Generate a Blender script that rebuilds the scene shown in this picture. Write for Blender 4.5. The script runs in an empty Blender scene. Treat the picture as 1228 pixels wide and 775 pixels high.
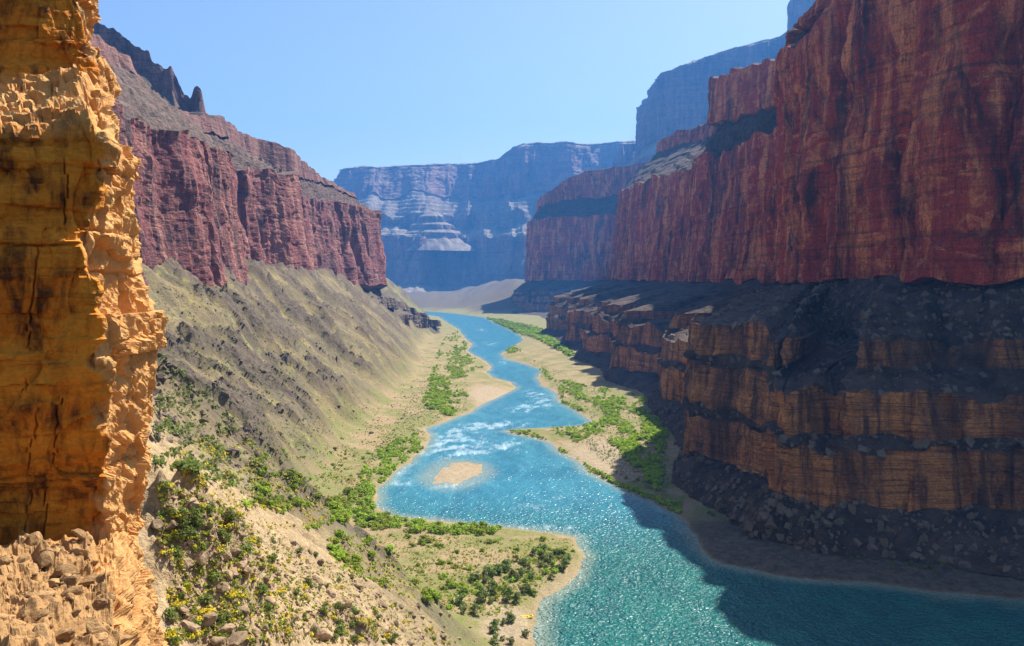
import bpy, math
import numpy as np

# ------------------------------------------------------------------ camera, light, exposure
F, CX, HY, CAMZ = 1000.0, 614.0, 340.0, 150.0          # focal length and horizon row in photo pixels, eye height above the river
scn = bpy.context.scene
cam = bpy.data.cameras.new('camera')
cam.sensor_width = 36.0
cam.lens = 36.0 * F / 1228.0
cam.shift_y = -(387.5 - HY) / 1228.0
cam.clip_start, cam.clip_end = 0.5, 30000
camo = bpy.data.objects.new('camera', cam)
scn.collection.objects.link(camo)
camo.location = (0, 0, CAMZ)
camo.rotation_euler = (math.radians(90), 0, 0)
scn.camera = camo

SUN_AZ, SUN_EL = math.radians(42), math.radians(52)      # azimuth to the right of straight ahead (+Y)
world = bpy.data.worlds.new('World')
scn.world = world
world.use_nodes = True
wn = world.node_tree.nodes
sky = wn.new('ShaderNodeTexSky')
sky.sky_type = 'NISHITA'
sky.sun_disc = False
sky.sun_elevation = SUN_EL
sky.sun_rotation = SUN_AZ
sky.altitude = 900
sky.air_density = 1.0
sky.dust_density = 2.4
sky.ozone_density = 1.1
wn['Background'].inputs['Strength'].default_value = 0.078
world.node_tree.links.new(sky.outputs[0], wn['Background'].inputs['Color'])
sun = bpy.data.lights.new('sun', 'SUN')
sun.energy = 5.0
sun.angle = math.radians(0.5)
sun.color = (1.0, 0.95, 0.86)
suno = bpy.data.objects.new('sun', sun)
scn.collection.objects.link(suno)
suno.rotation_euler = (math.pi / 2 - SUN_EL, 0, math.pi - SUN_AZ)
suno.location = (300, 300, 600)
scn.view_settings.view_transform = 'Standard'
scn.view_settings.look = 'None'
scn.view_settings.exposure = 1.2
scn.view_settings.gamma = 1.0
scn.cycles.max_bounces = 6
scn.cycles.diffuse_bounces = 4
scn.cycles.volume_bounces = 0
scn.cycles.use_denoising = True

# ------------------------------------------------------------------ numeric helpers
R_ = np.random.RandomState(11)
PERM = np.concatenate([R_.permutation(256)] * 2)
GR = R_.normal(size=(256, 3))
GR /= np.linalg.norm(GR, axis=1)[:, None]
GR = GR.astype(np.float32)


def pn(x, y=0.0, z=0.0):
    x, y, z = np.broadcast_arrays(np.asarray(x, np.float64), y, z)
    fx, fy, fz = np.floor(x), np.floor(y), np.floor(z)
    xi, yi, zi = (fx.astype(np.int64) & 255), (fy.astype(np.int64) & 255), (fz.astype(np.int64) & 255)
    x, y, z = (x - fx).astype(np.float32), (y - fy).astype(np.float32), (z - fz).astype(np.float32)
    u, v, w = [t * t * t * (t * (t * 6 - 15) + 10) for t in (x, y, z)]
    out = 0
    for a in (0, 1):
        pa = PERM[(xi + a) & 255]
        wa = u if a else 1 - u
        for b in (0, 1):
            pb = PERM[(pa + yi + b) & 255]
            wb = wa * (v if b else 1 - v)
            for c in (0, 1):
                g = GR[PERM[(pb + zi + c) & 255]]
                out = out + wb * (w if c else 1 - w) * (g[..., 0] * (x - a) + g[..., 1] * (y - b) + g[..., 2] * (z - c))
    return out * 1.6


def fbm(x, y=0.0, z=0.0, o=4, gain=0.5):
    s, a = 0, 1.0
    for i in range(o):
        k = 2.03 ** i
        s = s + a * pn(np.asarray(x) * k + 13.7 * i, np.asarray(y) * k + 7.1 * i, np.asarray(z) * k + 3.3 * i)
        a *= gain
    return s


def ridge(x, y=0.0, z=0.0, o=3):
    s, a = 0, 1.0
    for i in range(o):
        k = 2.1 ** i
        s = s + a * (1 - 2 * np.abs(pn(np.asarray(x) * k + 5.7 * i, np.asarray(y) * k + 17.1 * i, np.asarray(z) * k)))
        a *= 0.5
    return s


def hsh(i, j=0.0, seed=0.0):
    v = np.sin(i * 12.9898 + j * 78.233 + seed * 37.719) * 43758.5453
    return v - np.floor(v)


def blocks(s, z, bed, cell, seed=0.0):
    """beds of rock broken into blocks: protrusion 0..1 per block, and closeness 0..1 to a joint"""
    zz = z / bed + 0.8 * pn(z / bed * 0.45, seed * 3.1) + 0.22 * pn(s / cell * 0.3, z / bed * 0.2, seed)
    bi = np.floor(zz)
    fz = zz - bi
    rb = hsh(bi, 1.0, seed)
    cl = s / cell * (0.55 + 0.9 * rb) + rb * 91.7 + 0.4 * pn(s / cell * 0.7, zz * 0.8, seed + 4)
    ci = np.floor(cl)
    fc = cl - ci
    val = 0.55 * hsh(bi, ci, seed + 2) + 0.45 * rb
    joint = np.maximum(1 - np.minimum(fz, 1 - fz) * bed / (0.08 * bed), 1 - np.minimum(fc, 1 - fc) / 0.06)
    return val, np.clip(joint, 0, 1)


def sstep(a, b, x):
    t = np.clip((np.asarray(x, float) - a) / (b - a), 0, 1)
    return t * t * (3 - 2 * t)


def gsmooth(a, sig):
    if sig < 0.3:
        return a
    n = int(3 * sig) + 1
    k = np.exp(-0.5 * (np.arange(-n, n + 1) / sig) ** 2)
    k /= k.sum()
    sh = a.shape
    a = a.reshape(sh[0], -1)
    p = np.concatenate([2 * a[:1] - a[1:n + 1][::-1], a, 2 * a[-1:] - a[-n - 1:-1][::-1]])
    return np.stack([np.convolve(p[:, c], k, 'valid') for c in range(a.shape[1])], 1).reshape(sh)


def px(x, y, Y):
    """a photo pixel at a chosen distance ahead"""
    return ((x - CX) / F * Y, Y, CAMZ - (y - HY) / F * Y)


def sdist(X, Y, line):
    """signed distance to an open polyline; positive on its left hand side walking along it"""
    best = np.full(X.shape, 1e18)
    L = np.asarray(line, float)                       # every line here runs with growing Y
    sg = np.where(X < np.interp(Y, L[:, 1], L[:, 0]), 1.0, -1.0)
    for (x0, y0), (x1, y1) in zip(L[:-1], L[1:]):
        dx, dy = x1 - x0, y1 - y0
        t = np.clip(((X - x0) * dx + (Y - y0) * dy) / (dx * dx + dy * dy), 0, 1)
        ex, ey = X - x0 - t * dx, Y - y0 - t * dy
        d = ex * ex + ey * ey
        best = np.minimum(best, d)
    return np.sqrt(best) * sg


def tab(y, *pts):
    a = np.array(pts, float)
    return np.interp(y, a[:, 0], a[:, 1])


# ------------------------------------------------------------------ object helpers
COL = scn.collection


def link(o, parent=None):
    COL.objects.link(o)
    if parent is not None:
        o.parent = parent
    return o


def tag(o, label=None, cat=None, group=None, kind=None):
    if label: o['label'] = label
    if cat: o['category'] = cat
    if group: o['group'] = group
    if kind: o['kind'] = kind
    return o


def mesh_np(name, V, Fq, mat, smooth=False, attrs=None):
    me = bpy.data.meshes.new(name)
    V = np.ascontiguousarray(V, np.float32)
    Fq = np.ascontiguousarray(Fq, np.int32)
    nf, k = Fq.shape
    me.vertices.add(len(V)); me.vertices.foreach_set('co', V.ravel())
    me.loops.add(nf * k); me.loops.foreach_set('vertex_index', Fq.ravel())
    me.polygons.add(nf)
    me.polygons.foreach_set('loop_start', np.arange(0, nf * k, k, dtype=np.int32))
    me.polygons.foreach_set('use_smooth', np.full(nf, smooth, dtype=bool))
    for an, av in (attrs or {}).items():
        if av.ndim == 1:
            at = me.attributes.new(an, 'FLOAT', 'POINT'); at.data.foreach_set('value', av.astype(np.float32))
        else:
            at = me.attributes.new(an, 'FLOAT_COLOR', 'POINT')
            c = np.ones((len(V), 4), np.float32); c[:, :av.shape[1]] = av
            at.data.foreach_set('color', c.ravel())
    me.update()
    me.validate()
    if mat: me.materials.append(mat)
    return me


def grid_faces(nu, nv, flip=False):
    i = np.arange(nu * nv).reshape(nu, nv)
    q = np.stack([i[:-1, :-1], i[1:, :-1], i[1:, 1:], i[:-1, 1:]], -1).reshape(-1, 4)
    return q[:, ::-1] if flip else q


# ------------------------------------------------------------------ materials
class NT:
    def __init__(s, name):
        s.m = bpy.data.materials.new(name)
        s.m.use_nodes = True
        s.t = s.m.node_tree
        s.b = s.t.nodes['Principled BSDF']
        s.b.inputs['Specular IOR Level'].default_value = 0.25

    def n(s, typ, **kw):
        nd = s.t.nodes.new(typ)
        for k, v in kw.items():
            setattr(nd, k, v)
        return nd

    def l(s, a, b):
        s.t.links.new(a, b)

    def pos(s):
        return s.n('ShaderNodeNewGeometry').outputs['Position']

    def mapped(s, src, scale, loc=(0, 0, 0), rot=(0, 0, 0)):
        m = s.n('ShaderNodeMapping')
        m.inputs['Scale'].default_value = scale
        m.inputs['Location'].default_value = loc
        m.inputs['Rotation'].default_value = rot
        s.l(src, m.inputs['Vector'])
        return m.outputs[0]

    def noise(s, vec, scale=1.0, detail=4, rough=0.55, dist=0.0):
        m = s.n('ShaderNodeTexNoise')
        m.inputs['Scale'].default_value = scale
        m.inputs['Detail'].default_value = detail
        m.inputs['Roughness'].default_value = rough
        m.inputs['Distortion'].default_value = dist
        s.l(vec, m.inputs['Vector'])
        return m.outputs['Fac']

    def voro(s, vec, scale=1.0, feature='F1', out='Distance'):
        m = s.n('ShaderNodeTexVoronoi', feature=feature)
        m.inputs['Scale'].default_value = scale
        s.l(vec, m.inputs['Vector'])
        return m.outputs[out]

    def rng(s, v, a, b, lo=0.0, hi=1.0):
        m = s.n('ShaderNodeMapRange')
        m.inputs['From Min'].default_value = a; m.inputs['From Max'].default_value = b
        m.inputs['To Min'].default_value = lo; m.inputs['To Max'].default_value = hi
        s.l(v, m.inputs['Value'])
        return m.outputs[0]

    def math(s, op, a, b=0.0):
        m = s.n('ShaderNodeMath', operation=op)
        for i, v in enumerate((a, b)):
            if isinstance(v, (int, float)): m.inputs[i].default_value = v
            else: s.l(v, m.inputs[i])
        return m.outputs[0]

    def mix(s, f, a, b):
        m = s.n('ShaderNodeMix', data_type='RGBA')
        if isinstance(f, (int, float)): m.inputs[0].default_value = f
        else: s.l(f, m.inputs[0])
        for i, v in ((6, a), (7, b)):
            if isinstance(v, tuple): m.inputs[i].default_value = (*v, 1)
            else: s.l(v, m.inputs[i])
        return m.outputs[2]

    def ramp(s, v, stops):
        m = s.n('ShaderNodeValToRGB')
        e = m.color_ramp.elements
        while len(e) < len(stops): e.new(0.5)
        for el, (p, c) in zip(e, stops):
            el.position = p; el.color = (*c, 1)
        s.l(v, m.inputs[0])
        return m.outputs[0]

    def attr(s, name, out='Fac'):
        m = s.n('ShaderNodeAttribute'); m.attribute_name = name
        return m.outputs[out]

    def sep(s, v):
        m = s.n('ShaderNodeSeparateColor'); s.l(v, m.inputs[0])
        return m.outputs

    def bump(s, h, strength=0.5, dist=1.0, prev=None):
        m = s.n('ShaderNodeBump')
        m.inputs['Strength'].default_value = strength
        m.inputs['Distance'].default_value = dist
        s.l(h, m.inputs['Height'])
        if prev: s.l(prev, m.inputs['Normal'])
        return m.outputs[0]

    def done(s, color, rough=0.9, normal=None):
        if isinstance(color, tuple): s.b.inputs['Base Color'].default_value = (*color, 1)
        else: s.l(color, s.b.inputs['Base Color'])
        if isinstance(rough, (int, float)): s.b.inputs['Roughness'].default_value = rough
        else: s.l(rough, s.b.inputs['Roughness'])
        if normal: s.l(normal, s.b.inputs['Normal'])
        return s.m


def wall_material(name, red, orange, varnish, tan, tan2, talus, talus2, k=1.0):
    """stratified rock: zone.r cliff or debris, zone.g massive red cliff or tan ledges; k = feature size"""
    t = NT(name)
    p = t.pos()
    z = t.sep(t.attr('zone', 'Color'))
    streak = t.noise(t.mapped(p, (0.045 / k, 0.045 / k, 0.009 / k)), 1.0, 7, 0.62, 0.6)
    streak2 = t.noise(t.mapped(p, (0.16 / k, 0.16 / k, 0.014 / k), (40, 3, 9)), 1.0, 5, 0.6, 0.3)
    patch = t.noise(t.mapped(p, (0.022 / k, 0.022 / k, 0.0065 / k), (7, 90, 3)), 1.0, 7, 0.66, 1.0)
    bands = t.noise(t.mapped(p, (0.004 / k, 0.004 / k, 0.19 / k), (0, 5, 0)), 1.0, 6, 0.65)
    fine = t.noise(t.mapped(p, (0.5 / k, 0.5 / k, 0.8 / k)), 1.0, 5, 0.65)
    c_red = t.mix(t.rng(streak, 0.47, 0.60), red, orange)
    c_red = t.mix(t.rng(t.noise(t.mapped(p, (0.03 / k, 0.03 / k, 0.05 / k), (70, 9, 31)), 1.0, 6, 0.7, 1.2), 0.55, 0.63, 0, 0.75), c_red, orange)
    c_red = t.mix(t.math('MULTIPLY', t.rng(patch, 0.48, 0.62), t.rng(streak2, 0.38, 0.54, 0.15, 0.9)), c_red, varnish)
    c_red = t.mix(t.rng(bands, 0.52, 0.66, 0, 0.6), c_red, varnish)
    fs = t.noise(t.mapped(p, (0.55 / k, 0.55 / k, 0.05 / k), (4, 31, 9)), 1.0, 5, 0.65, 0.4)
    fb = t.noise(t.mapped(p, (0.03 / k, 0.03 / k, 1.1 / k), (8, 3, 1)), 1.0, 5, 0.7, 0.2)
    c_red = t.mix(t.rng(fs, 0.52, 0.66, 0, 0.7), c_red, varnish)
    c_red = t.mix(t.rng(fb, 0.54, 0.66, 0, 0.55), c_red, varnish)
    c_tan = t.mix(t.rng(bands, 0.35, 0.65), tan, tan2)
    c_tan = t.mix(t.math('MULTIPLY', t.rng(streak2, 0.48, 0.62), 0.75), c_tan, varnish)
    c_tan = t.mix(t.rng(fb, 0.50, 0.64, 0, 0.75), c_tan, varnish)
    c_tan = t.mix(t.rng(patch, 0.46, 0.62, 0, 0.7), c_tan, varnish)
    cliff = t.mix(z[1], c_tan, c_red)
    deb = t.noise(t.mapped(p, (0.06 / k, 0.06 / k, 0.06 / k)), 1.0, 6, 0.65)
    c_tal = t.mix(t.rng(deb, 0.38, 0.62), talus, talus2)
    c_tal = t.mix(t.rng(fine, 0.45, 0.7, 0, 0.6), c_tal, varnish)
    nz = t.n('ShaderNodeSeparateXYZ'); g = t.n('ShaderNodeNewGeometry'); t.l(g.outputs['Normal'], nz.inputs[0])
    flat = t.math('MULTIPLY', t.rng(nz.outputs['Z'], 0.45, 0.8), 0.8)          # debris lies on the ledges
    m = t.math('MULTIPLY', z[0], t.math('SUBTRACT', 1.0, flat))
    col = t.mix(m, c_tal, cliff)
    var = t.n('ShaderNodeHueSaturation')
    t.l(col, var.inputs['Color'])
    t.l(t.rng(fine, 0.3, 0.7, 0.6, 1.45), var.inputs['Value'])
    bh = t.math('ADD', t.math('MULTIPLY', fine, 1.2 * k), t.math('MULTIPLY', t.noise(t.mapped(p, (0.13 / k, 0.13 / k, 0.35 / k)), 1.0, 6, 0.65), 5.0 * k))
    bh = t.math('ADD', bh, t.math('ADD', t.math('MULTIPLY', fs, 1.3 * k), t.math('MULTIPLY', fb, 0.9 * k)))
    return t.done(var.outputs[0], 0.92, t.bump(bh, 0.75, 1.0))


M_right = wall_material('right_wall_rock', (0.44, 0.058, 0.030), (0.82, 0.27, 0.095), (0.036, 0.017, 0.014),
                        (0.60, 0.245, 0.065), (0.40, 0.15, 0.045), (0.045, 0.029, 0.019), (0.11, 0.072, 0.047))
M_left = wall_material('left_wall_rock', (0.23, 0.072, 0.066), (0.38, 0.165, 0.125), (0.05, 0.028, 0.030),
                       (0.28, 0.215, 0.155), (0.17, 0.125, 0.10), (0.15, 0.125, 0.08), (0.095, 0.075, 0.058))
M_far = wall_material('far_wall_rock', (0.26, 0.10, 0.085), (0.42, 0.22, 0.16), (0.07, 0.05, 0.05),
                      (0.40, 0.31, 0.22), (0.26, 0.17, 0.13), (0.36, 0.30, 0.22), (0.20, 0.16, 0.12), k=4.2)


# ------------------------------------------------------------------ river banks and canyon plan (metres)
BANK_L = [(150, -200), (95, -50), (70, 80), (45, 180), (22, 280), (9, 345), (11, 380), (14, 395), (33, 430), (40, 462), (38, 492), (13, 508),
          (-39, 525), (-78, 540), (-93, 566), (-95, 610), (-94, 652), (-86, 710), (-76, 780), (-80, 830), (-90, 862), (-72, 900), (-46, 985),
          (-30, 1060), (-4, 1150), (8, 1200), (-2, 1270), (-30, 1330), (-42, 1400), (-36, 1500), (-58, 1640), (-100, 1850), (-98, 2050),
          (-130, 2300), (-175, 2727), (-250, 3200), (-330, 3750), (-520, 4300), (-900, 5000), (-1500, 5600)]
BANK_R = [(620, 120), (430, 300), (330, 372), (242, 395), (182, 415), (135, 428), (112, 446), (106, 470), (107, 484), (109, 520), (107, 545), (90, 588),
          (68, 638), (52, 710), (36, 785), (14, 822), (-8, 845), (10, 858), (50, 868), (84, 885), (88, 915), (78, 970), (62, 1050), (60, 1150),
          (44, 1220), (40, 1330), (52, 1430), (30, 1540), (-10, 1650), (-24, 1760), (0, 1950), (30, 2200), (18, 2500), (-20, 2800), (-42, 3000),
          (-127, 3700), (-300, 4200), (-620, 4800), (-1200, 5500)]
FOOT_L = [(260, -200), (170, -50), (130, 80), (62, 200), (-15, 360), (-100, 480), (-130, 600), (-138, 750), (-146, 1000), (-137, 1200),
          (-150, 1500), (-190, 1850), (-205, 2100), (-218, 2400), (-245, 2800), (-345, 3500), (-590, 4300), (-1200, 5200), (-2600, 6000)]
# right wall stations: foot of the debris, front of the tan ledges, foot of the red cliff, then top z, and the two upper steps (setback, z)
ST = [((330, 330), (410, 400), (520, 440), 440, (60, 465), (66, 476), 0),
      ((262, 412), (318, 462), (390, 545), 440, (60, 465), (66, 476), 0),
      ((215, 437), (258, 470), (325, 592), 432, (60, 460), (66, 470), 0),
      ((165, 452), (188, 468), (302, 652), 416, (60, 445), (66, 456), 0),
      ((138, 482), (158, 483), (294, 742), 402, (50, 425), (56, 435), 0),
      ((136, 525), (168, 548), (290, 805), 390, (45, 418), (50, 426), 0),
      ((117, 600), (136, 640), (297, 900), 394, (40, 420), (46, 428), 0),
      ((142, 700), (188, 700), (335, 965), 386, (40, 400), (46, 440), 0),
      ((158, 955), (172, 985), (372, 1100), 382, (28, 405), (33, 463), 0),
      ((168, 1080), (210, 1110), (380, 1200), 384, (26, 415), (32, 480), 0),
      ((138, 1240), (152, 1250), (378, 1350), 386, (28, 440), (34, 520), 0),
      ((142, 1400), (195, 1420), (374, 1500), 392, (28, 455), (34, 545), 0),
      ((118, 1590), (132, 1600), (366, 1700), 402, (36, 481), (44, 578), 0),
      ((124, 1730), (180, 1750), (366, 1800), 406, (110, 500), (120, 590), 0),
      ((104, 1850), (120, 1870), (364, 1910), 410, (190, 520), (200, 600), 0),
      ((108, 2100), (168, 2120), (330, 2180), 419, (250, 560), (260, 610), 0),
      ((80, 2350), (100, 2370), (328, 2450), 432, (210, 580), (220, 625), 0),
      ((98, 2600), (160, 2600), (330, 2720), 445, (175, 600), (185, 640), 0),
      ((125, 3000), (260, 3050), (500, 3250), 450, (120, 600), (130, 640), 0),
      ((90, 3650), (240, 3800), (560, 4060), 490, (150, 600), (165, 760), 0),
      ((-10, 3860), (66, 3960), (262, 4180), 488, (120, 590), (135, 730), 0),
      ((-72, 4040), (0, 4120), (90, 4220), 480, (95, 560), (105, 620), 0),
      ((-105, 4500), (0, 4500), (92, 4650), 480, (95, 560), (105, 620), 0),
      ((120, 5200), (310, 5200), (520, 5300), 480, (95, 560), (105, 620), 0)]
FOOT_R = [s[0] for s in ST]


# ------------------------------------------------------------------ the ground as one height function
def ground(X, Y, detail=True):
    X = np.asarray(X, float); Y = np.asarray(Y, float)
    wob = 5 * fbm(X / 45, Y / 45, o=3)
    dl = sdist(X, Y, BANK_L) + wob * 0.7              # > 0 on the left bank
    dr = -sdist(X, Y, BANK_R) + wob * 0.7             # > 0 on the right bank
    db = np.maximum(dl, dr)
    isl = 1 - np.hypot((X + 45) / 17, (Y - 662 - 0.5 * (X + 45)) / 34)
    isl = isl * 15 + 0.9 * wob + 4.5 * fbm(X / 11, Y / 20, 3.0, o=4)
    db = np.maximum(db, isl * 0.55)
    z = np.where(db > 0, 1.5 * sstep(0, 9, db) + 2.6 * sstep(6, 45, db) + 4.0 * sstep(40, 130, db), np.maximum(db * 0.12, -3.0))
    dt = sdist(X, Y, FOOT_L) + 14 * fbm(X / 120, Y / 120, 5.0, o=3)
    d = np.maximum(dt, 0)
    tal = 0.55 * d * sstep(-5, 45, d) + 0.30 * np.maximum(d - 45, 0) + 0.10 * np.maximum(d - 110, 0)
    tal = np.where(tal > 150, 150 + (tal - 150) * 0.1, tal)
    s_al = Y * 0.96 - X * 0.22                        # along the slope
    w = sstep(5, 60, d)
    if detail:
        warp = 9 * fbm(X / 60, Y / 60, 2.2, o=3)
        gully = ridge((s_al + warp) / 78, d / 420, 1.0, o=3)
        gm = 0.55 + 0.9 * sstep(-0.4, 0.5, fbm(X / 150, Y / 150, 31.0, o=2))
        tal = tal + w * gm * (6.5 * gully * sstep(150, 420, Y) + 1.8 * gully * (1 - sstep(150, 420, Y)))
        tal = tal + w * sstep(120, 400, Y) * (1.5 * ridge((s_al + warp) / 27, d / 120, 41.0, o=3) + 0.9 * ridge(X / 9, Y / 9, 44.0, o=3))
        # rock ribs and ledges breaking through the debris
        rib = ridge((s_al + warp * 1.3) / 52, d / 130, 7.0, o=2)
        out = sstep(0.92, 1.15, rib + 0.45 * fbm(X / 26, Y / 26, 3.0, o=3)) * w
        out = out * sstep(190, 420, Y)
        led, jt = blocks(d * 1.0 + 3 * fbm(X / 20, Y / 20, o=2), s_al, 16, 11, 3)
        tal = tal + out * (2.5 + 9.5 * led - 2.5 * jt) * sstep(120, 300, Y)
        tal = tal + w * 1.7 * fbm(X / 16, Y / 16, o=4) * sstep(30, 200, Y)
    else:
        out = np.zeros_like(z)
    h = z + tal
    # hillside close to the camera: low rock steps
    near = (1 - sstep(110, 260, Y)) * w
    grav = sstep(92, 106, X) * sstep(545, 505, Y) * sstep(-1, 3, dr)
    if detail:
        o2 = sstep(0.05, 0.45, fbm(X / 11, Y / 17, 9.0, o=4))
        h = h + near * (1.0 * fbm(X / 6, Y / 6, o=4) + o2 * (0.8 + 1.6 * fbm(X / 2.2, Y / 2.2, 4.4, o=3)))
        out = np.maximum(out, near * o2 * 0.35)
        h = h + 0.35 * fbm(X / 5, Y / 5, 8.0, o=3) * sstep(0, 6, db)
        h = h + 0.5 * fbm(X / 14, Y / 14, 6.0, o=3) * sstep(4, 20, db)
    h = h + 9 * np.exp(-((X + 15) / 9) ** 2 - ((Y - 30) / 13) ** 2)
    # rock spur under the orange cliff
    h = h + 9.5 * np.exp(-((X + 33) / 9) ** 2 - ((Y - 84) / 13) ** 2) * (1 + 0.35 * fbm(X / 4, Y / 4, 1.0, o=3))
    out = np.maximum(out, grav * 1.0)
    # debris fans closing the valley where the river turns away
    cl = np.clip(Y - 4500 + 220 * fbm(X / 420, Y / 600, 21.0, o=3), 0, 1300)
    h = h + cl * 0.04 * (1 + 0.3 * ridge(X / 210, Y / 900, 23.0, o=3)) * sstep(-2600, -500, X)
    rf = np.clip(X + 185 + 0.10 * (Y - 4200) + 40 * ridge(Y / 260, X / 900, 27.0, o=3), 0, 420) * sstep(3900, 4200, Y)
    h = h + 0.24 * rf
    out = np.maximum(out, np.maximum(0.9 * sstep(0, 200, cl), 0.85 * sstep(0, 60, rf)))  # fans toned dark like shaded slopes: shade put into the colour
    return h, dict(dl=dl, dr=dr, db=db, dt=dt, out=out, isl=isl)


Yr = np.concatenate([np.geomspace(12, 60, 64), np.geomspace(60, 150, 120)[1:], np.geomspace(150, 760, 350)[1:],
                     np.geomspace(760, 2600, 200)[1:], np.geomspace(2600, 10400, 70)[1:]])
Tn = np.concatenate([np.linspace(-0.80, -0.66, 24), np.linspace(-0.66, 0.22, 380)[1:], np.linspace(0.22, 0.72, 90)[1:]])
TT, YY = np.meshgrid(Tn, Yr, indexing='ij')
XX = TT * YY
HH, GI = ground(XX, YY)
sand_n = fbm(XX / 38, YY / 38, 4.0, o=4)
sand = sstep(14, 3, GI['db']) * sstep(-0.1, 0.35, sand_n) * (GI['db'] > -1)
bar = np.exp(-((XX + 28) / 40) ** 2 - ((YY - 1110) / 110) ** 2) + np.exp(-((XX + 45) / 30) ** 2 - ((YY - 660) / 45) ** 2) \
    + 0.9 * np.exp(-((XX - 68) / 40) ** 2 - ((YY - 690) / 120) ** 2) + 0.9 * np.exp(-((XX + 2) / 15) ** 2 - ((YY - 362) / 26) ** 2)
sand = sstep(2600, 2000, YY) * (1 - sstep(98, 110, XX) * sstep(560, 520, YY)) * np.clip(np.maximum(sand * 0.4, sstep(0.3, 0.75, bar + 0.25 * sand_n)), 0, 1)
green = sstep(-0.25, 0.35, fbm(XX / 30, YY / 30, 12.0, o=4) + 0.25 * sstep(60, 10, GI['db'])) * (1 - sand) * sstep(60, 5, GI['dt']) * sstep(0, 6, GI['db'])
green = np.maximum(green, 0.75 * sstep(2000, 2800, YY))
zone = np.stack([GI['out'].clip(0, 1), sand, green], -1)
talf = sstep(0, 40, GI['dt'])
nearf = sstep(330, 170, YY + 60 * sand_n) * sstep(0, 30, GI['dt'])

t = NT('ground_soil')
p = t.pos()
zz = t.sep(t.attr('zone', 'Color'))
n1 = t.noise(t.mapped(p, (0.02, 0.02, 0.02)), 1, 6, 0.65)
n2 = t.noise(t.mapped(p, (0.25, 0.25, 0.25)), 1, 6, 0.7)
n3 = t.noise(t.mapped(p, (1.4, 1.4, 1.4)), 1, 5, 0.7)
n4 = t.noise(t.mapped(p, (0.09, 0.09, 0.09), (30, 8, 2)), 1, 5, 0.7)
flat_c = t.mix(t.rng(n2, 0.35, 0.65), (0.22, 0.165, 0.075), (0.34, 0.245, 0.13))
tal_c = t.mix(t.rng(n1, 0.35, 0.65), (0.215, 0.158, 0.07), (0.125, 0.105, 0.062))
tal_c = t.mix(t.rng(n4, 0.52, 0.66, 0, 0.65), tal_c, (0.30, 0.27, 0.07))       # dry grass
tal_c = t.mix(t.rng(n2, 0.51, 0.61, 0, 0.8), tal_c, (0.105, 0.082, 0.055))       # dark stones
base = t.mix(t.attr('talus'), flat_c, tal_c)
base = t.mix(t.attr('near'), base, t.mix(t.rng(n2, 0.35, 0.65), (0.42, 0.305, 0.165), (0.29, 0.195, 0.10)))
base = t.mix(t.math('MULTIPLY', zz[2], t.rng(n2, 0.35, 0.6)), base, (0.125, 0.155, 0.025))
base = t.mix(zz[1], base, t.mix(t.rng(n2, 0.3, 0.7), (0.25, 0.19, 0.115), (0.39, 0.30, 0.185)))
base = t.mix(zz[0], base, t.mix(t.rng(n2, 0.4, 0.6), (0.065, 0.048, 0.033), (0.13, 0.098, 0.064)))
hv = t.n('ShaderNodeHueSaturation'); t.l(base, hv.inputs['Color']); t.l(t.rng(n3, 0.3, 0.7, 0.55, 1.4), hv.inputs['Value'])
bh = t.math('ADD', t.math('MULTIPLY', n2, 2.2), t.math('MULTIPLY', n3, 0.5))
M_ground = t.done(hv.outputs[0], 0.95, t.bump(bh, 0.7, 1.0))
V = np.stack([XX, YY, HH], -1).reshape(-1, 3)
g = link(bpy.data.objects.new('ground', mesh_np('ground', V, grid_faces(len(Tn), len(Yr), False), M_ground, True,
         {'zone': zone.reshape(-1, 3), 'talus': talf.ravel(), 'near': nearf.ravel()})))
tag(g, 'tan valley floor with debris slopes falling to the river', 'ground', kind='structure')

# ------------------------------------------------------------------ river
Yw = np.concatenate([np.geomspace(90, 400, 60), np.geomspace(400, 1300, 200)[1:], np.geomspace(1300, 5600, 80)[1:]])
Tw = np.linspace(-0.42, 1.0, 260)
TT, YY = np.meshgrid(Tw, Yw, indexing='ij')
XX = TT * YY
wob = 5 * fbm(XX / 45, YY / 45, o=3)
dbw = np.maximum(sdist(XX, YY, BANK_L) + wob * .7, -sdist(XX, YY, BANK_R) + wob * .7)
islw = (1 - np.hypot((XX + 44) / 20, (YY - 660) / 36)) * 16 + 0.6 * wob


def gb(x, y, a, b, rot=0.0):
    c, s = math.cos(rot), math.sin(rot)
    u, v = (XX - x) * c + (YY - y) * s, -(XX - x) * s + (YY - y) * c
    return np.exp(-(u / a) ** 2 - (v / b) ** 2)


rapid = gb(-62, 800, 26, 75, -0.25) + 0.9 * gb(-36, 755, 26, 50, -0.5) + 0.8 * gb(-86, 650, 9, 60, 0.1) + 0.75 * gb(-48, 618, 20, 16) \
    + 0.9 * gb(-20, 880, 45, 26, 0.4) + 0.8 * gb(20, 1010, 34, 60, -0.3) + 0.8 * gb(35, 1120, 22, 80, 0.2) + 0.5 * gb(0, 780, 18, 50) \
    + 0.4 * gb(15, 560, 14, 60, -0.5) + 0.7 * gb(30, 512, 24, 8) + 0.6 * gb(-20, 1600, 30, 110) + 0.6 * gb(-60, 2050, 30, 130) + 0.5 * gb(-100, 2700, 40, 150)
foam = rapid * (0.6 + 0.9 * fbm(XX / 8 + 4, YY / 22, 1.0, o=4))
shal = sstep(-11, -0.5, np.maximum(dbw, islw * 0.8))
lower_reach = sstep(620, 430, YY)                                                     # greener, darker reach below the bend
t = NT('river_water')
p = t.pos()
w1 = t.noise(t.mapped(p, (0.33, 0.40, 1), rot=(0, 0, 0.2)), 1, 1, 0.5, 0.3)
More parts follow.
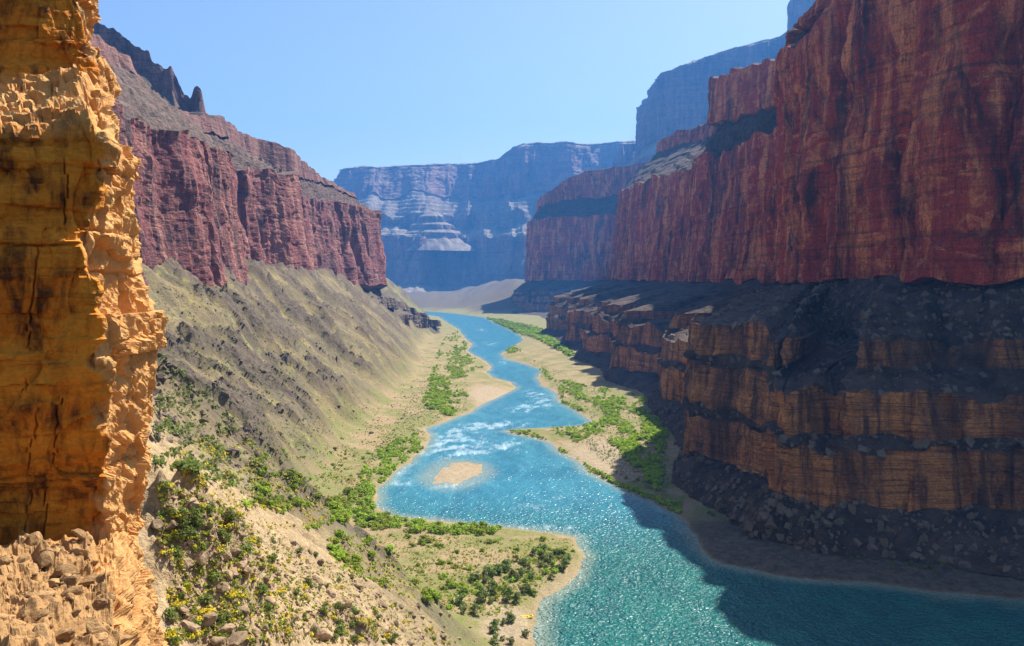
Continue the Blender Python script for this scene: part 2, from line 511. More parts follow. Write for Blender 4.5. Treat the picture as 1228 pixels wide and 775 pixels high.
w2 = t.noise(t.mapped(p, (0.045, 0.02, 1), rot=(0, 0, 0.3)), 1, 4, 0.6, 1.5)
w3 = t.noise(t.mapped(p, (0.11, 0.05, 1), rot=(0, 0, -0.4)), 1, 5, 0.65, 1.0)
deep = t.mix(t.attr('reach'), (0.018, 0.135, 0.195), (0.004, 0.085, 0.082))  # bluer upstream: sky reflection put into the water colour
deep = t.mix(t.rng(w2, 0.35, 0.65), deep, t.mix(t.attr('reach'), (0.04, 0.205, 0.265), (0.010, 0.125, 0.105)))
c = t.mix(t.math('MULTIPLY', t.attr('shallow'), 0.65), deep, (0.24, 0.27, 0.20))
wf = t.noise(t.mapped(p, (0.45, 0.09, 1), rot=(0, 0, 0.25)), 1, 6, 0.72, 0.8)
fm = t.math('MULTIPLY', t.rng(t.math('ADD', t.attr('foam'), t.math('MULTIPLY', t.math('SUBTRACT', wf, 0.5), 2.4)), 0.2, 1.5), t.rng(t.attr('foam'), 0.05, 0.6, 0, 0.6))
c = t.mix(fm, c, (0.72, 0.78, 0.78))
w4 = t.noise(t.mapped(p, (0.8, 0.75, 1), rot=(0, 0, 0.4)), 1, 0, 0.5, 0.2)
wb = t.math('ADD', t.math('MULTIPLY', w1, 1.5), t.math('ADD', t.math('MULTIPLY', w3, 1.5), t.math('MULTIPLY', w4, 0.7)))
t.b.inputs['IOR'].default_value = 1.33
t.b.inputs['Specular IOR Level'].default_value = 0.5
M_water = t.done(c, t.math('ADD', t.rng(t.attr('reach'), 0, 1, 0.20, 0.30), t.math('MULTIPLY', fm, 0.5)), t.bump(t.math('MULTIPLY', wb, t.rng(t.attr('reach'), 0, 1, 0.7, 1.5)), 1.0, 1.0))
r = link(bpy.data.objects.new('river', mesh_np('river', np.stack([XX, YY, 0 * XX], -1).reshape(-1, 3), grid_faces(len(Tw), len(Yw)), M_water, True,
         {'foam': foam.ravel(), 'shallow': shal.ravel(), 'reach': lower_reach.ravel()})))
tag(r, 'turquoise river winding down the canyon with white riffles', 'river', kind='structure')


# ------------------------------------------------------------------ swept canyon walls
def sweep(name, P, rows, nu, ref, smooth, disp, mat, label, jit=None, out_sign=1, mind=150.0, flat=True, step=4.0):
    P = np.asarray(P, float)                                     # station, level, xyz
    rc = P[:, ref, :2]
    al = np.concatenate([[0], np.cumsum(np.maximum(np.linalg.norm(np.diff(rc, axis=0), axis=1), 1.0))])
    n = int(al[-1] / step) + 2
    sf = np.linspace(0, al[-1], n)
    B = np.stack([np.interp(sf, al, P[:, k, c]) for k in range(P.shape[1]) for c in range(3)], 1).reshape(n, P.shape[1], 3)
    B = gsmooth(B, smooth / step)
    dist = np.maximum(np.hypot(B[:, ref, 0], B[:, ref, 1]), mind)
    cw = np.concatenate([[0], np.cumsum(1 / dist[1:])])
    si = np.interp(np.linspace(0, cw[-1], nu), cw, sf)
    B = np.stack([np.interp(si, sf, B[:, k, c]) for k in range(P.shape[1]) for c in range(3)], 1).reshape(nu, P.shape[1], 3)
    tan = gsmooth(np.gradient(B[:, ref, :2], axis=0), max(2, nu / 90))
    tan /= np.linalg.norm(tan, axis=1)[:, None]
    nrm = np.stack([tan[:, 1], -tan[:, 0]], 1) * out_sign
    if jit is not None:
        B = jit(si, B)
    parts, seg, tv = [], [], []
    for k, m in enumerate(rows):
        tt = np.arange(m) / m if k < len(rows) - 1 else np.linspace(0, 1, m)
        parts.append(B[:, k, None, :] * (1 - tt)[None, :, None] + B[:, k + 1, None, :] * tt[None, :, None])
        seg += [k] * m
        tv += list(tt)
    Q = np.concatenate(parts, 1)
    seg, tv = np.array(seg), np.array(tv)
    S = np.broadcast_to(si[:, None], Q.shape[:2])
    dout, dz, zone = disp(S, Q, seg[None, :] + 0 * S.astype(int), tv[None, :] + 0 * S)
    Q = Q.copy()
    Q[..., 0] += nrm[:, None, 0] * dout
    Q[..., 1] += nrm[:, None, 1] * dout
    Q[..., 2] += dz
    me = mesh_np(name, Q.reshape(-1, 3), grid_faces(Q.shape[0], Q.shape[1], out_sign < 0), mat, not flat, {'zone': zone.reshape(-1, 3)})
    o = link(bpy.data.objects.new(name, me))
    tag(o, label, 'canyon wall', kind='structure')
    return o


def cliff_noise(S, z, big, k=1.0, sd=0.0, bed=1.0):
    """outward relief of a jointed, bedded cliff in metres; bed = how strongly the beds step"""
    wz = 4 * k * fbm(S / (30 * k), z / (45 * k), sd + 8, o=2)
    fl = ridge((S + wz) / (24 * k), z / (260 * k), sd, o=4)
    fl2 = ridge((S - wz) / (9 * k), z / (70 * k), sd + 6, o=3)
    am = 0.25 + 1.3 * sstep(-0.35, 0.5, fbm(S / (70 * k), z / (60 * k), sd + 11, o=2))
    chim = sstep(0.80, 1.0, 1 - 2.2 * np.abs(pn((S + 2 * wz) / (88 * k), z / (500 * k), sd + 14)))
    v0, j0 = blocks(S + wz, z, 60 * k, 16 * k, sd + 7)
    v1, j1 = blocks(S, z, 13 * k, 17 * k, sd + 1)
    v2, j2 = blocks(S + 3 * k * pn(z / (9 * k)), z, 4.2 * k, 6.5 * k, sd + 2)
    return big * fbm(S / (150 * k), z / (900 * k), sd, o=2) + 0.40 * big * ridge(S / (62 * k), z / (420 * k), sd + 3, o=2) \
        + k * am * (2.6 * fl + 1.0 * fl2) + 4.2 * k * v0 * (1.3 - 0.6 * am) - 1.0 * k * j0 - 9.0 * k * chim \
        + bed * (2.2 * k * v1 - 0.6 * k * j1 + 1.1 * k * v2) + 0.9 * k * fbm(S / (5 * k), z / (7 * k), sd, o=3)


def lerp2(a, b, t):
    return (a[0] + (b[0] - a[0]) * t, a[1] + (b[1] - a[1]) * t)


P = []
for W, O, Rp, zt, u1, u2, _ in ST:
    d = np.array(Rp, float) - np.array(O); L = np.linalg.norm(d); d /= L
    far = sstep(1500, 3000, Rp[1])
    st = [(*W, 3.0), (*O, 24)]
    wide = tab(O[1], (380, 0.8), (470, 1.0), (490, 1.0), (500, 0.9), (540, 0.15), (600, 0.08), (660, 0.08), (760, 0.7), (1000, 0.45), (1300, 0.7), (1700, 0.5), (2500, 0.8), (4400, 0.6))
    for m_, z_ in ((3, 56), (24 * wide, 61), (24 * wide + 4, 93), (52 * wide + 4, 98), (52 * wide + 8, 119)):
        st.append((*lerp2(O, Rp, m_ / L), z_))
    st.append((*Rp, 149 + 12 * far))
    q = np.array(Rp) + d * 26; st.append((*q, zt))
    for sb, z_ in (u1, u2):
        q = np.array(Rp) + d * (26 + sb); st.append((*q, z_))
    q = np.array(Rp) + d * (26 + u2[0] + 420); st.append((*q, u2[1] + 45))
    P.append(st)
CL = np.array([0, 1, 0, 1, 0, 1, 0, 1, 0, 1, 0])       # which levels are cliffs
RD = np.array([0, 0, 0, 0, 0, 0, 0, 1, 0.3, 0.9, 0.4])


def bury(s, k):
    """how far debris covers the ledge that ends at level k"""
    tier = np.where(np.asarray(k) <= 2, 0, np.where(np.asarray(k) <= 4, 1, 2))
    return sstep(0.05, 0.55, fbm(s / 120 + tier * 0.35, 71.0 + tier * 4, o=4) + np.array([-0.75, -0.3, 0.12])[tier] + sstep(250, 150, s) + np.array([0, 0, 0.25])[tier] * sstep(470, 400, s) - 0.7 * sstep(430, 470, s) * sstep(640, 600, s))


def stepy(a, x, sd):
    f_ = fbm(x, sd, o=4)
    return a * (0.75 * np.round(f_ * 3.2) / 3.2 + 0.25 * f_)


def right_jit(s, B):
    B = B.copy()
    B[:, 7, 2] += 11 * fbm(s / 70, 3.0, o=3) + 4 + 26 * sstep(230, 90, s)
    sh = np.zeros((len(s), 2))
    wd = [(B[:, 3, :2] - B[:, 2, :2]).copy(), (B[:, 5, :2] - B[:, 4, :2]).copy()]
    for k in range(3, 7):                       # ledges widen and pinch out along the wall
        if k in (3, 5):
            pf = 0.08 + 1.5 * sstep(-0.45, 0.6, fbm(s / 95, 121.0 + k, o=3)) - 1
            sh = sh + wd[(k - 3) // 2] * pf[:, None]
        B[:, k, :2] += sh
    for k in range(2, 7):
        f_ = (B[:, k, 2:3] - B[:, 1, 2:3]) / (B[:, 7, 2:3] - B[:, 1, 2:3])
        B[:, k] += (B[:, 1] * (1 - f_) + B[:, 7] * f_ - B[:, k]) * bury(s, k)[:, None]
    B[:, 6, 2] += 7 * fbm(s / 55, 13.0, o=3)
    B[:, 5, 2] += 5 * fbm(s / 35, 23.0, o=3)
    B[:, 3, 2] += 6 * fbm(s / 40, 33.0, o=3)
    B[:, 1, 2] += 10 * fbm(s / 60, 43.0, o=3)
    B[:, 2, 2] += stepy(9, s / 50, 93.0)
    B[:, 4, 2] += stepy(9, s / 44, 103.0) - 7 * np.maximum(0, ridge(s / 75, 113.0, o=3) - 0.2) * (1 - sstep(430, 470, s) * sstep(640, 600, s))
    B[:, 6, 2] -= 10 * np.maximum(0, ridge(s / 90, 133.0, o=3) - 0.1) * (1 - sstep(430, 470, s) * sstep(640, 600, s))
    B[:, 8, 2] += 12 * fbm(s / 60, 53.0, o=3)
    for k in (9, 10):
        B[:, k, 2] += 12 * fbm(s / 90, 63.0 + k, o=3)
    return B


def right_disp(S, Q, seg, t):
    z = Q[..., 2]
    cm = CL[seg].astype(float)
    rd = RD[seg]
    bigw = np.where(seg >= 7, 1.0, np.where(seg >= 1, 0.8, 0.35 * t))
    tier = cliff_noise(S, z, 4.5, 0.7, 2.0, 1.2) + 8.0 * blocks(S, z, 300, 38, 9)[0] + 3.6 * blocks(S, z, 38, 13, 12)[0] - 7.0
    redn = cliff_noise(S, z, 15, 1.1, 5.0, 0.75)
    red_w = sstep(6.6, 7.0, seg + t)
    big = 9 * fbm(S / 150, 0.5, 9.0, o=2)
    out = cm * (tier * (1 - red_w) * np.where(seg < 6, 1 - 0.7 * bury(S, seg + 1), 1) + redn * red_w) + bigw * big
    talus = (1 - cm)
    out = out + talus * (6.0 * ridge(S / 44, z / 200, 4.0, o=3) * np.sin(np.pi * t) + 2.6 * fbm(S / 11, z / 8, 6.0, o=4))
    dz = talus * (2.2 * fbm(S / 8, z / 7, 3.0, o=4) + 1.5 * blocks(S, z + t * 30, 4, 5, 8)[0]) * np.sin(np.pi * np.clip(t, 0.02, 0.98))
    # ledges inside the upper slopes
    led = np.floor(t * 5 + 0.6 * pn(S / 50, t * 2)) - t * 5
    dz = dz + np.where((seg == 8) | (seg == 10), led * 5.0, 0)
    dz = dz + np.where(seg == 6, led * 2.0 * sstep(-0.2, 0.4, fbm(S / 60, 7.0, o=2)), 0)
    cmix = np.where(seg == 0, 0.0, cm * np.where(seg < 6, 1 - 0.9 * bury(S, seg + 1), 1))
    return out, dz, np.stack([cmix, rd + 0 * cm, 0 * cm], -1)


RW = sweep('canyon_wall', P, [46, 30, 8, 30, 12, 30, 54, 170, 26, 40, 8], 690, 7, 14, right_disp, M_right,
      'tall shadowed red cliff above tan ledges and dark debris', jit=right_jit, out_sign=-1)

# left wall: red cliff over the debris slope, ledgy slopes and a cap above
SL = [((-345, 380), 300, (120, 400), (130, 430)), ((-326, 600), 296, (150, 410), (160, 445)), ((-322, 750), 298, (150, 415), (160, 450)),
      ((-318, 900), 302, (150, 420), (162, 452)), ((-316, 1005), 306, (120, 400), (130, 425)), ((-396, 1075), 312, (50, 372), (58, 392)),
      ((-382, 1250), 322, (72, 378), (80, 402)), ((-345, 1345), 328, (100, 385), (108, 420)), ((-430, 1410), 325, (32, 385), (40, 422)),
      ((-440, 1570), 322, (16, 370), (22, 421)), ((-402, 1640), 322, (10, 362), (16, 415)), ((-352, 1850), 326, (52, 372), (60, 388)),
      ((-326, 2030), 328, (60, 356), (68, 366)), ((-372, 2130), 328, (60, 360), (68, 370)), ((-640, 2330), 328, (60, 360), (68, 370))]
P = []
for i, (Rp, zt, u1, u2) in enumerate(SL):
    a, b = np.array(SL[max(i - 1, 0)][0], float), np.array(SL[min(i + 1, len(SL) - 1)][0], float)
    d = np.array([-1.0, 0.0]) if i < len(SL) - 3 else np.array([-0.75, 0.0]) if i < len(SL) - 1 else np.array([-0.3, -0.9])
    st = [(Rp[0] + 34, Rp[1], 66), (*Rp, 146)]
    for sb, z_ in ((18, zt), (18 + u1[0], u1[1]), (18 + u2[0], u2[1]), (18 + u2[0] + 300, u2[1] + 10)):
        q = np.array(Rp) + d * sb; st.append((*q, z_))
    P.append(st)
CLL = np.array([0, 1, 0, 1, 0]); RDL = np.array([0, 1, 0.35, 0.6, 0.3])


def left_jit(s, B):
    B = B.copy()
    B[:, 1, 2] += 8 * fbm(s / 60, 3.0, o=3)
    B[:, 2, 2] += 7 * fbm(s / 40, 8.0, o=3)
    B[:, 3, 2] += 6 * fbm(s / 30, 18.0, o=3)
    B[:, 4, 2] += 8 * fbm(s / 25, 28.0, o=3)
    return B


def left_disp(S, Q, seg, t):
    z = Q[..., 2]
    cm = CLL[seg].astype(float)
    n = cliff_noise(S, z, 15, 1.0, 15.0, 0.45)
    big = 7 * fbm(S / 110, 0.5, 19.0, o=2)
    foot = np.where(seg == 1, 7 * (1 - t) ** 3, 0)
    out = cm * n * np.where(seg == 3, 0.4, 1.0) + big + foot + (1 - cm) * 2.0 * fbm(S / 12, z / 9, 16.0, o=4)
    st_ = t * 9 + 0.5 * pn(S / 70, t * 3) + 0.2 * pn(S / 14, t * 9)
    led = np.floor(st_) + sstep(0.45, 1.0, st_ - np.floor(st_)) - st_
    dz = np.where(seg == 2, led * 12.0, 0) + (1 - cm) * 1.5 * fbm(S / 8, z / 6, 3.0, o=3)
    crag = np.where(seg == 2, sstep(0.3, 0.9, st_ - np.floor(st_)), 0)
    cmx = np.maximum(cm, 0.7 * crag)
    return out, dz, np.stack([cmx, RDL[seg] + 0 * cm, 0 * cm], -1)


sweep('canyon_wall', P, [8, 150, 90, 24, 6], 540, 1, 8, left_disp, M_left,
      'red cliff with fluted buttresses above the sunlit olive debris slope', jit=left_jit, out_sign=1)

# pale ledges below the end of the left cliff
P = [[(x + 22, y, 5), (x, y, 12 + 30 * k), (x - 4, y, 18 + 62 * k), (x - 34, y, 20 + 76 * k), (x - 39, y, 22 + 100 * k), (x - 105, y, 26 + 150 * k)]
     for x, y, k in ((-325, 1760, 1), (-288, 1900, 1), (-282, 2040, 0.92), (-256, 2160, 0.82), (-262, 2270, 0.66), (-236, 2380, 0.5), (-246, 2500, 0.3), (-262, 2650, 0.12), (-320, 2850, 0.05), (-600, 3100, 0.05))]


def ledge_disp(S, Q, seg, t):
    cm = np.array([0, 1, 0, 1, 0])[seg].astype(float)
    out = (0.3 + 0.7 * cm) * cliff_noise(S, Q[..., 2], 30, 1.1, 25.0)
    return out, (1 - cm) * 2 * fbm(S / 10, Q[..., 2] / 8, 2.0, o=3), np.stack([cm, 0 * cm, 0 * cm], -1)


sweep('canyon_ledge', P, [14, 34, 10, 26, 20], 260, 1, 10, ledge_disp, M_left,
      'pale grey ledges stepping down to the river below the red cliff', out_sign=1)

# dark ridge with rock spires behind the left wall
tops = [(20, -20), (100, 15), (122, 30), (140, 36), (158, 52), (178, 62), (184, 76), (192, 78), (200, 84), (206, 80), (211, 92), (221, 112), (230, 118), (233, 104), (238, 102), (242, 112), (246, 136), (262, 160), (300, 215)]
P = []
for x, y in tops:
    a = np.array(px(x, y, 1650.0))
    P.append([(a[0] + 40, a[1] - 60, a[2] - 130), (a[0] + 6, a[1] - 12, a[2] - 50), tuple(a), (a[0] - 10, a[1] + 45, a[2] - 15), (a[0] - 10, a[1] + 120, a[2] - 160)])


def ridge_disp(S, Q, seg, t):
    cm = np.where(seg == 1, 1.0, 0.4)
    return 0.35 * cliff_noise(S, Q[..., 2], 6, 1.0, 35.0), 4 * fbm(S / 11, Q[..., 2] / 30, 2.0, o=3), np.stack([cm, 0.5 + 0 * cm, 0 * cm], -1)


o = sweep('rock_ridge', P, [16, 30, 8, 10], 220, 2, 1.5, ridge_disp, M_left, 'dark ridge of broken rock with a lone spire behind the red cliff', out_sign=1, step=1.5)
o['category'] = 'rock ridge'

# far wall closing the canyon
FW = [(-1540, 11500, 0), (-2100, 10360, 0), (-1806, 9070, 0), (-1610, 9100, 14), (-1260, 9130, 35), (-900, 9180, 56), (-460, 9240, 98), (-170, 9130, 112), (-84, 9070, 126), (84, 8820, 224),
      (250, 8760, 266), (590, 8860, 252), (900, 8990, 266), (1260, 9030, 294), (1820, 9100, 336), (2660, 9100, 336), (3640, 9100, 364)]
P = []
for x, y, dz in FW:
    d = np.array([0.0, 1.0]) if y < 10000 else np.array([0.8, 0.6])
    b = np.array([x, y], float)
    lv = ((1400, 6), (1010, 150), (925, 400), (880, 600), (505, 725), (450, 835), (180, 1060), (-40, 1355 + dz), (-70, 1385 + dz), (-560, 1440 + dz))
    P.append([(*(b - d * o_), z_) for o_, z_ in lv])
CLF = np.array([0, 0.8, 1, 0, 0.9, 0.2, 1, 0.3, 0])
RDF = np.array([0, 0.6, 0.8, 0, 0, 0, 0.6, 0, 0])


def far_jit(s, B):
    B = B.copy()
    sp = np.maximum(0, ridge(s / 870, 4.0, o=2)) * 1.4                  # spurs standing out between bays
    w = np.array([1.1, 1.0, 0.9, 0.9, 0.9, 1.1, 0.55, 0.5, 0.5, 0.3])
    B[:, :, 1] -= sp[:, None] * w[None, :] * 260
    B[:, :, 1] += w[None, :] * 100
    B[:, 6, 2] += 110 * fbm(s / 360, 3.0, o=3)
    B[:, 5, 2] += 84 * fbm(s / 280, 33.0, o=3)
    B[:, 4, 2] += 60 * fbm(s / 240, 83.0, o=3)
    B[:, 3, 2] += 28 * fbm(s / 210, 13.0, o=3)
    for k in (7, 8):
        B[:, k, 2] += 20 * fbm(s / 420, 43.0, o=3)
    return B


def far_disp(S, Q, seg, t):
    z = Q[..., 2]
    cm = CLF[seg]
    out = (0.25 + 0.75 * cm) * cliff_noise(S, z, 54, 4.2, 45.0) + (1 - cm) * 40 * ridge(S / 240, z / 1260, 5.0, o=3) * np.sin(np.pi * t)
    st_ = z / 48 + 0.3 * pn(S / 1260, 2.0)
    led = np.floor(st_) + sstep(0.55, 1.0, st_ - np.floor(st_)) - st_
    dz = np.where((seg == 5) | (seg == 3), led * 42.0, 0) + (1 - cm) * 11 * fbm(S / 56, z / 42, 3.0, o=3)
    return out, dz, np.stack([cm + 0 * S, RDF[seg] + 0 * S, 0 * S], -1)


sweep('far_canyon_wall', P, [26, 22, 40, 16, 14, 40, 46, 6, 6], 370, 7, 30, far_disp, M_far,
      'hazy blue rim wall closing the far end of the canyon', jit=far_jit, out_sign=1, step=10)

# small stepped butte standing on the bench of the far wall
P = []
bc = np.array(px(518, 284, 8200.0))
for a in np.linspace(0, 2 * math.pi, 25):
    c_, s_ = math.cos(a), -math.sin(a)
    lv = ((420, -155), (266, -28), (252, 25), (196, 56), (182, 105), (126, 133), (112, 190), (49, 231), (2, 241))
    P.append([(bc[0] + c_ * r_ * 1.15, bc[1] + s_ * r_, bc[2] + z_ + 5) for r_, z_ in lv])


def butte_disp(S, Q, seg, t):
    cm = (seg % 2).astype(float)
    ang = np.arctan2(Q[..., 1] - bc[1], Q[..., 0] - bc[0])
    nn = fbm(np.cos(ang) * 3, np.sin(ang) * 3, Q[..., 2] / 168, o=4)
    return nn * 22 * np.minimum(1, (8 - seg - t) * .4), nn * 4, np.stack([cm, 0.3 * cm, 0 * cm], -1)


o = sweep('rock_butte', P, [10, 8, 6, 8, 6, 8, 6, 4], 160, 1, 0, butte_disp, M_far, 'small pyramid shaped butte on the sunlit bench of the far wall', out_sign=1, step=10)
o['category'] = 'butte'

# pale upper buttes behind the right wall
BT = [(1625, 9100, 1450, 1905), (1170, 7800, 1281, 1762), (1151, 6565, 1268, 1775), (1176, 6474, 1268, 1807), (1404, 6370, 1281, 1879), (1690, 6305, 1333, 1957), (2028, 6305, 1385, 2035), (2093, 6279, 1411, 2087), (2067, 6188, 1437, 2269), (2132, 6136, 1450, 2334), (2470, 6110, 1450, 2399), (3250, 6110, 1450, 2425), (4160, 6110, 1450, 2425)]
P = []
for x, y, z0, z1 in BT:
    d = np.array([1.0, 0.0]) if y > 6760 else np.array([0.35, 0.94])
    b = np.array([x, y], float)
    P.append([(*(b - d * o_), z_) for o_, z_ in ((1066, 384), (676, 683), (611, 813), (300, 995), (260, 1125), (0, z0), (-32, z1 - 26), (-78, z1), (-650, z1 + 50))])
CLB = np.array([0, 1, 0, 1, 0, 1, 0.4, 0])


def upper_disp(S, Q, seg, t):
    z = Q[..., 2]
    cm = CLB[seg]
    out = (0.3 + 0.7 * cm) * cliff_noise(S, z, 39, 3.4, 55.0) + (1 - cm) * 30 * ridge(S / 190, z / 900, 5.0, o=3) * np.sin(np.pi * t)
    return out, (1 - cm) * 9 * fbm(S / 40, z / 30, 3.0, o=3), np.stack([cm + 0 * S, 0.55 + 0 * S, 0 * S], -1)


sweep('upper_canyon_wall', P, [10, 12, 14, 14, 20, 60, 8, 6], 360, 5, 20, upper_disp, M_far,
      'pale purple rim cliffs rising far behind the red right wall', out_sign=1, step=8)

# ------------------------------------------------------------------ orange cliff close by on the left
nv_, nA, nB, nC, nD = 510, 130, 130, 130, 24
py = np.linspace(-300, 830, nv_)
cxr = tab(py, (-300, 70), (0, 100), (60, 110), (110, 118), (150, 128), (200, 128), (240, 118), (300, 110), (340, 112), (400, 136), (470, 138), (550, 131), (620, 128), (700, 146), (830, 165))
sxr = tab(py, (-300, 85), (0, 116), (60, 125), (110, 129), (140, 134), (160, 152), (200, 164), (250, 165), (300, 175), (360, 189), (395, 197), (450, 192), (520, 189), (580, 183), (640, 177), (690, 184), (740, 196), (830, 220))
yf = tab(py, (-300, 30), (60, 28.6), (100, 28.2), (165, 25.4), (300, 25.0), (330, 25.1), (500, 25.6), (640, 26.2), (655, 25.2), (700, 22.6), (775, 18.8), (830, 16.5))
yd = tab(py, (-300, 34), (60, 33), (160, 31.5), (400, 31), (640, 31.5), (830, 31))
cols = [(-330 + 0 * py, yf - 1.0), (30 + 0 * py, yf), (cxr, yf + 0.9), (sxr, yd), (sxr - 110, yd + 16)]
ctrl = np.stack([np.stack([(c_ - CX) / F * d_, d_, CAMZ - (py - HY) / F * d_], -1) for c_, d_ in cols], 0)     # col, row, xyz
seg_ = []
side = []
for k, m in enumerate((nA, nB, nC, nD)):
    tt = np.arange(m) / m if k < 3 else np.linspace(0, 1, m)
    seg_.append(ctrl[k][None] * (1 - tt)[:, None, None] + ctrl[k + 1][None] * tt[:, None, None])
    side += list((k >= 2) * 1.0 + 0 * tt)
Q = np.concatenate(seg_, 0)
Q[..., :2] = gsmooth(Q[..., :2], 5)
side0 = np.arange(Q.shape[0])[:, None] - (nA + nB) + 0 * Q[..., 0]
du = np.gradient(Q, axis=0); dv = np.gradient(Q, axis=1)
N = np.cross(dv, du); N /= np.linalg.norm(N, axis=-1)[..., None] + 1e-9
S = np.cumsum(np.linalg.norm(du, axis=-1), axis=0)
Z = Q[..., 2]
side = sstep(-9, 9, side0 + 12 + 46 * fbm(S / 2.2, Z / 1.6, 77.0, o=4))
rubble = sstep(636, 668, py[None, :] + 14 * fbm(S[:, :1] / 1.2, 3.0, o=3)) * (1 - 0.6 * side)
ledge = sstep(85, 108, py)[None, :] * sstep(172, 150, py)[None, :] * (1 - side) + 0 * S
v1, j1 = blocks(S, Z, 1.6, 3.0, 61)
v2, j2 = blocks(S, Z, 0.55, 1.1, 62)
v3, j3 = blocks(S + 0.2 * fbm(S, Z, o=2), Z, 0.22, 0.5, 63)
q0, q1, q2 = Q[..., 0], Q[..., 1], Q[..., 2]
bulge = fbm(S / 3.2, Z / 2.4, 1.0, o=4)
iso = ridge(q0 / 1.5, q1 / 1.5, q2 / 2.4, o=4)
iso2 = fbm(q0 / 0.55, q1 / 0.55, q2 / 0.7, o=4)
rough = np.clip(side + ledge + rubble, 0, 1)
D = -0.40 - 0.75 * side + 0.26 * bulge + 0.60 * v1 - 0.07 * j1 * hsh(np.floor(S / 3), np.floor(Z / 2))
def chunk(size, seed, tall_=0.42):
    a = 0.25 * fbm(q0 / size * 0.6, q1 / size * 0.6, q2 / size * 0.6 + seed, o=2)
    u_ = np.floor((q0 * 0.82 + q1 * 0.5 + 0.15 * q2) / size + a + seed); v_ = np.floor((q1 * 0.82 - q0 * 0.5 + 0.2 * q2) / size * 0.8 - a); w_ = np.floor((q2 + 0.12 * q0) / size * tall_ + a)
    return hsh(u_ + 3.1 * v_, w_ + 1.7 * v_, seed)


D = D + side * (1 - rubble) * (0.30 * iso + 0.36 * chunk(1.5, 1) + 0.22 * chunk(0.7, 2) + 0.09 * chunk(0.3, 3) + 0.10 * iso2)
D = D + ledge * (0.20 * iso + 0.35 * chunk(0.8, 7) + 0.2 * chunk(0.35, 8) + 0.08 * iso2)
D = D + (1 - rough) * (0.30 * v2 + 0.07 * v3 + 0.08 * iso2)
D = D + rubble * (0.30 * iso + 0.20 * chunk(1.3, 4, 0.9) + 0.09 * chunk(0.55, 5, 1.0) + 0.04 * chunk(0.22, 6, 1.3) + 0.16 * iso2)
zc = Z + 0.12 * fbm(S / 1.5, 4.0, o=3)
D = D - 0.20 * np.exp(-((zc - 151.15) / 0.04) ** 2) * (1 - rough) - 0.12 * np.exp(-((zc - 143.6) / 0.04) ** 2) * (1 - rough)
for cxp, y0, y1 in ((38, 290, 470), (75, 190, 262), (92, 480, 640), (58, 500, 640)):
    wl = S[nA + int((cxp - 30) / 100 * nB), nv_ // 2] + 0.22 * np.round(2.2 * fbm(Z / 1.9, cxp * 1.0, o=3)) / 2.2 + 0.07 * fbm(Z / 0.6, 2.0, o=3) + 0.05 * (Z - 148)
    D = D - 0.16 * np.exp(-((S - wl) / 0.022) ** 2) * sstep(-0.5, 0.1, pn(Z / 1.3, cxp * 3.0)) * sstep(y0 - 12, y0, py)[None, :] * sstep(y1 + 12, y1, py)[None, :]
D = D - 0.75 * sstep(540, 600, py)[None, :] * sstep(660, 630, py)[None, :] * (1 - side)        # undercut foot
Qd = Q + N * D[..., None]
t = NT('orange_rock')
p = t.pos()
zz = t.sep(t.attr('zone', 'Color'))
a1 = t.noise(t.mapped(p, (0.5, 0.5, 0.9)), 1, 6, 0.65, 0.5)
a2 = t.noise(t.mapped(p, (1.6, 1.6, 0.35), (3, 1, 8)), 1, 6, 0.65, 0.4)
a3 = t.noise(t.mapped(p, (0.35, 0.35, 5.0), (9, 1, 2)), 1, 5, 0.6, 0.3)
a4 = t.noise(t.mapped(p, (7, 7, 9)), 1, 6, 0.7)
c0 = t.mix(t.rng(a1, 0.38, 0.62), (0.54, 0.155, 0.007), (0.68, 0.25, 0.018))
c0 = t.mix(t.math('MULTIPLY', t.rng(a2, 0.45, 0.58), t.rng(a1, 0.40, 0.60, 1.0, 0.25)), c0, (0.09, 0.026, 0.006))
c0 = t.mix(t.rng(a3, 0.56, 0.72, 0, 0.55), c0, (0.13, 0.042, 0.008))
c1 = t.mix(t.rng(a4, 0.35, 0.65), (0.66, 0.37, 0.135), (0.54, 0.25, 0.07))  # paler weathered edge and ledge, with a sunlit tone put into the colour
c0 = t.mix(t.math('MULTIPLY', zz[0], t.rng(a1, 0.3, 0.5, 0.55, 1.0)), c0, c1)
c0 = t.mix(zz[1], c0, t.mix(t.rng(a4, 0.35, 0.65), (0.46, 0.265, 0.105), (0.28, 0.15, 0.058)))
hv = t.n('ShaderNodeHueSaturation'); t.l(c0, hv.inputs['Color']); t.l(t.rng(a4, 0.25, 0.75, 0.75, 1.25), hv.inputs['Value'])
M_orange = t.done(hv.outputs[0], 0.9, t.bump(t.math('ADD', t.math('MULTIPLY', a4, 0.10), t.math('MULTIPLY', a3, 0.05)), 0.8, 1.0))
me = mesh_np('rock_cliff', Qd.reshape(-1, 3), grid_faces(Qd.shape[0], Qd.shape[1], False), M_orange, False,
             {'zone': np.stack([rough, rubble, 0 * rough], -1).reshape(-1, 3)})
o = link(bpy.data.objects.new('rock_cliff', me))
tag(o, 'orange rock cliff with shaded face and sunlit broken edge beside the camera ledge', 'cliff', kind='structure')

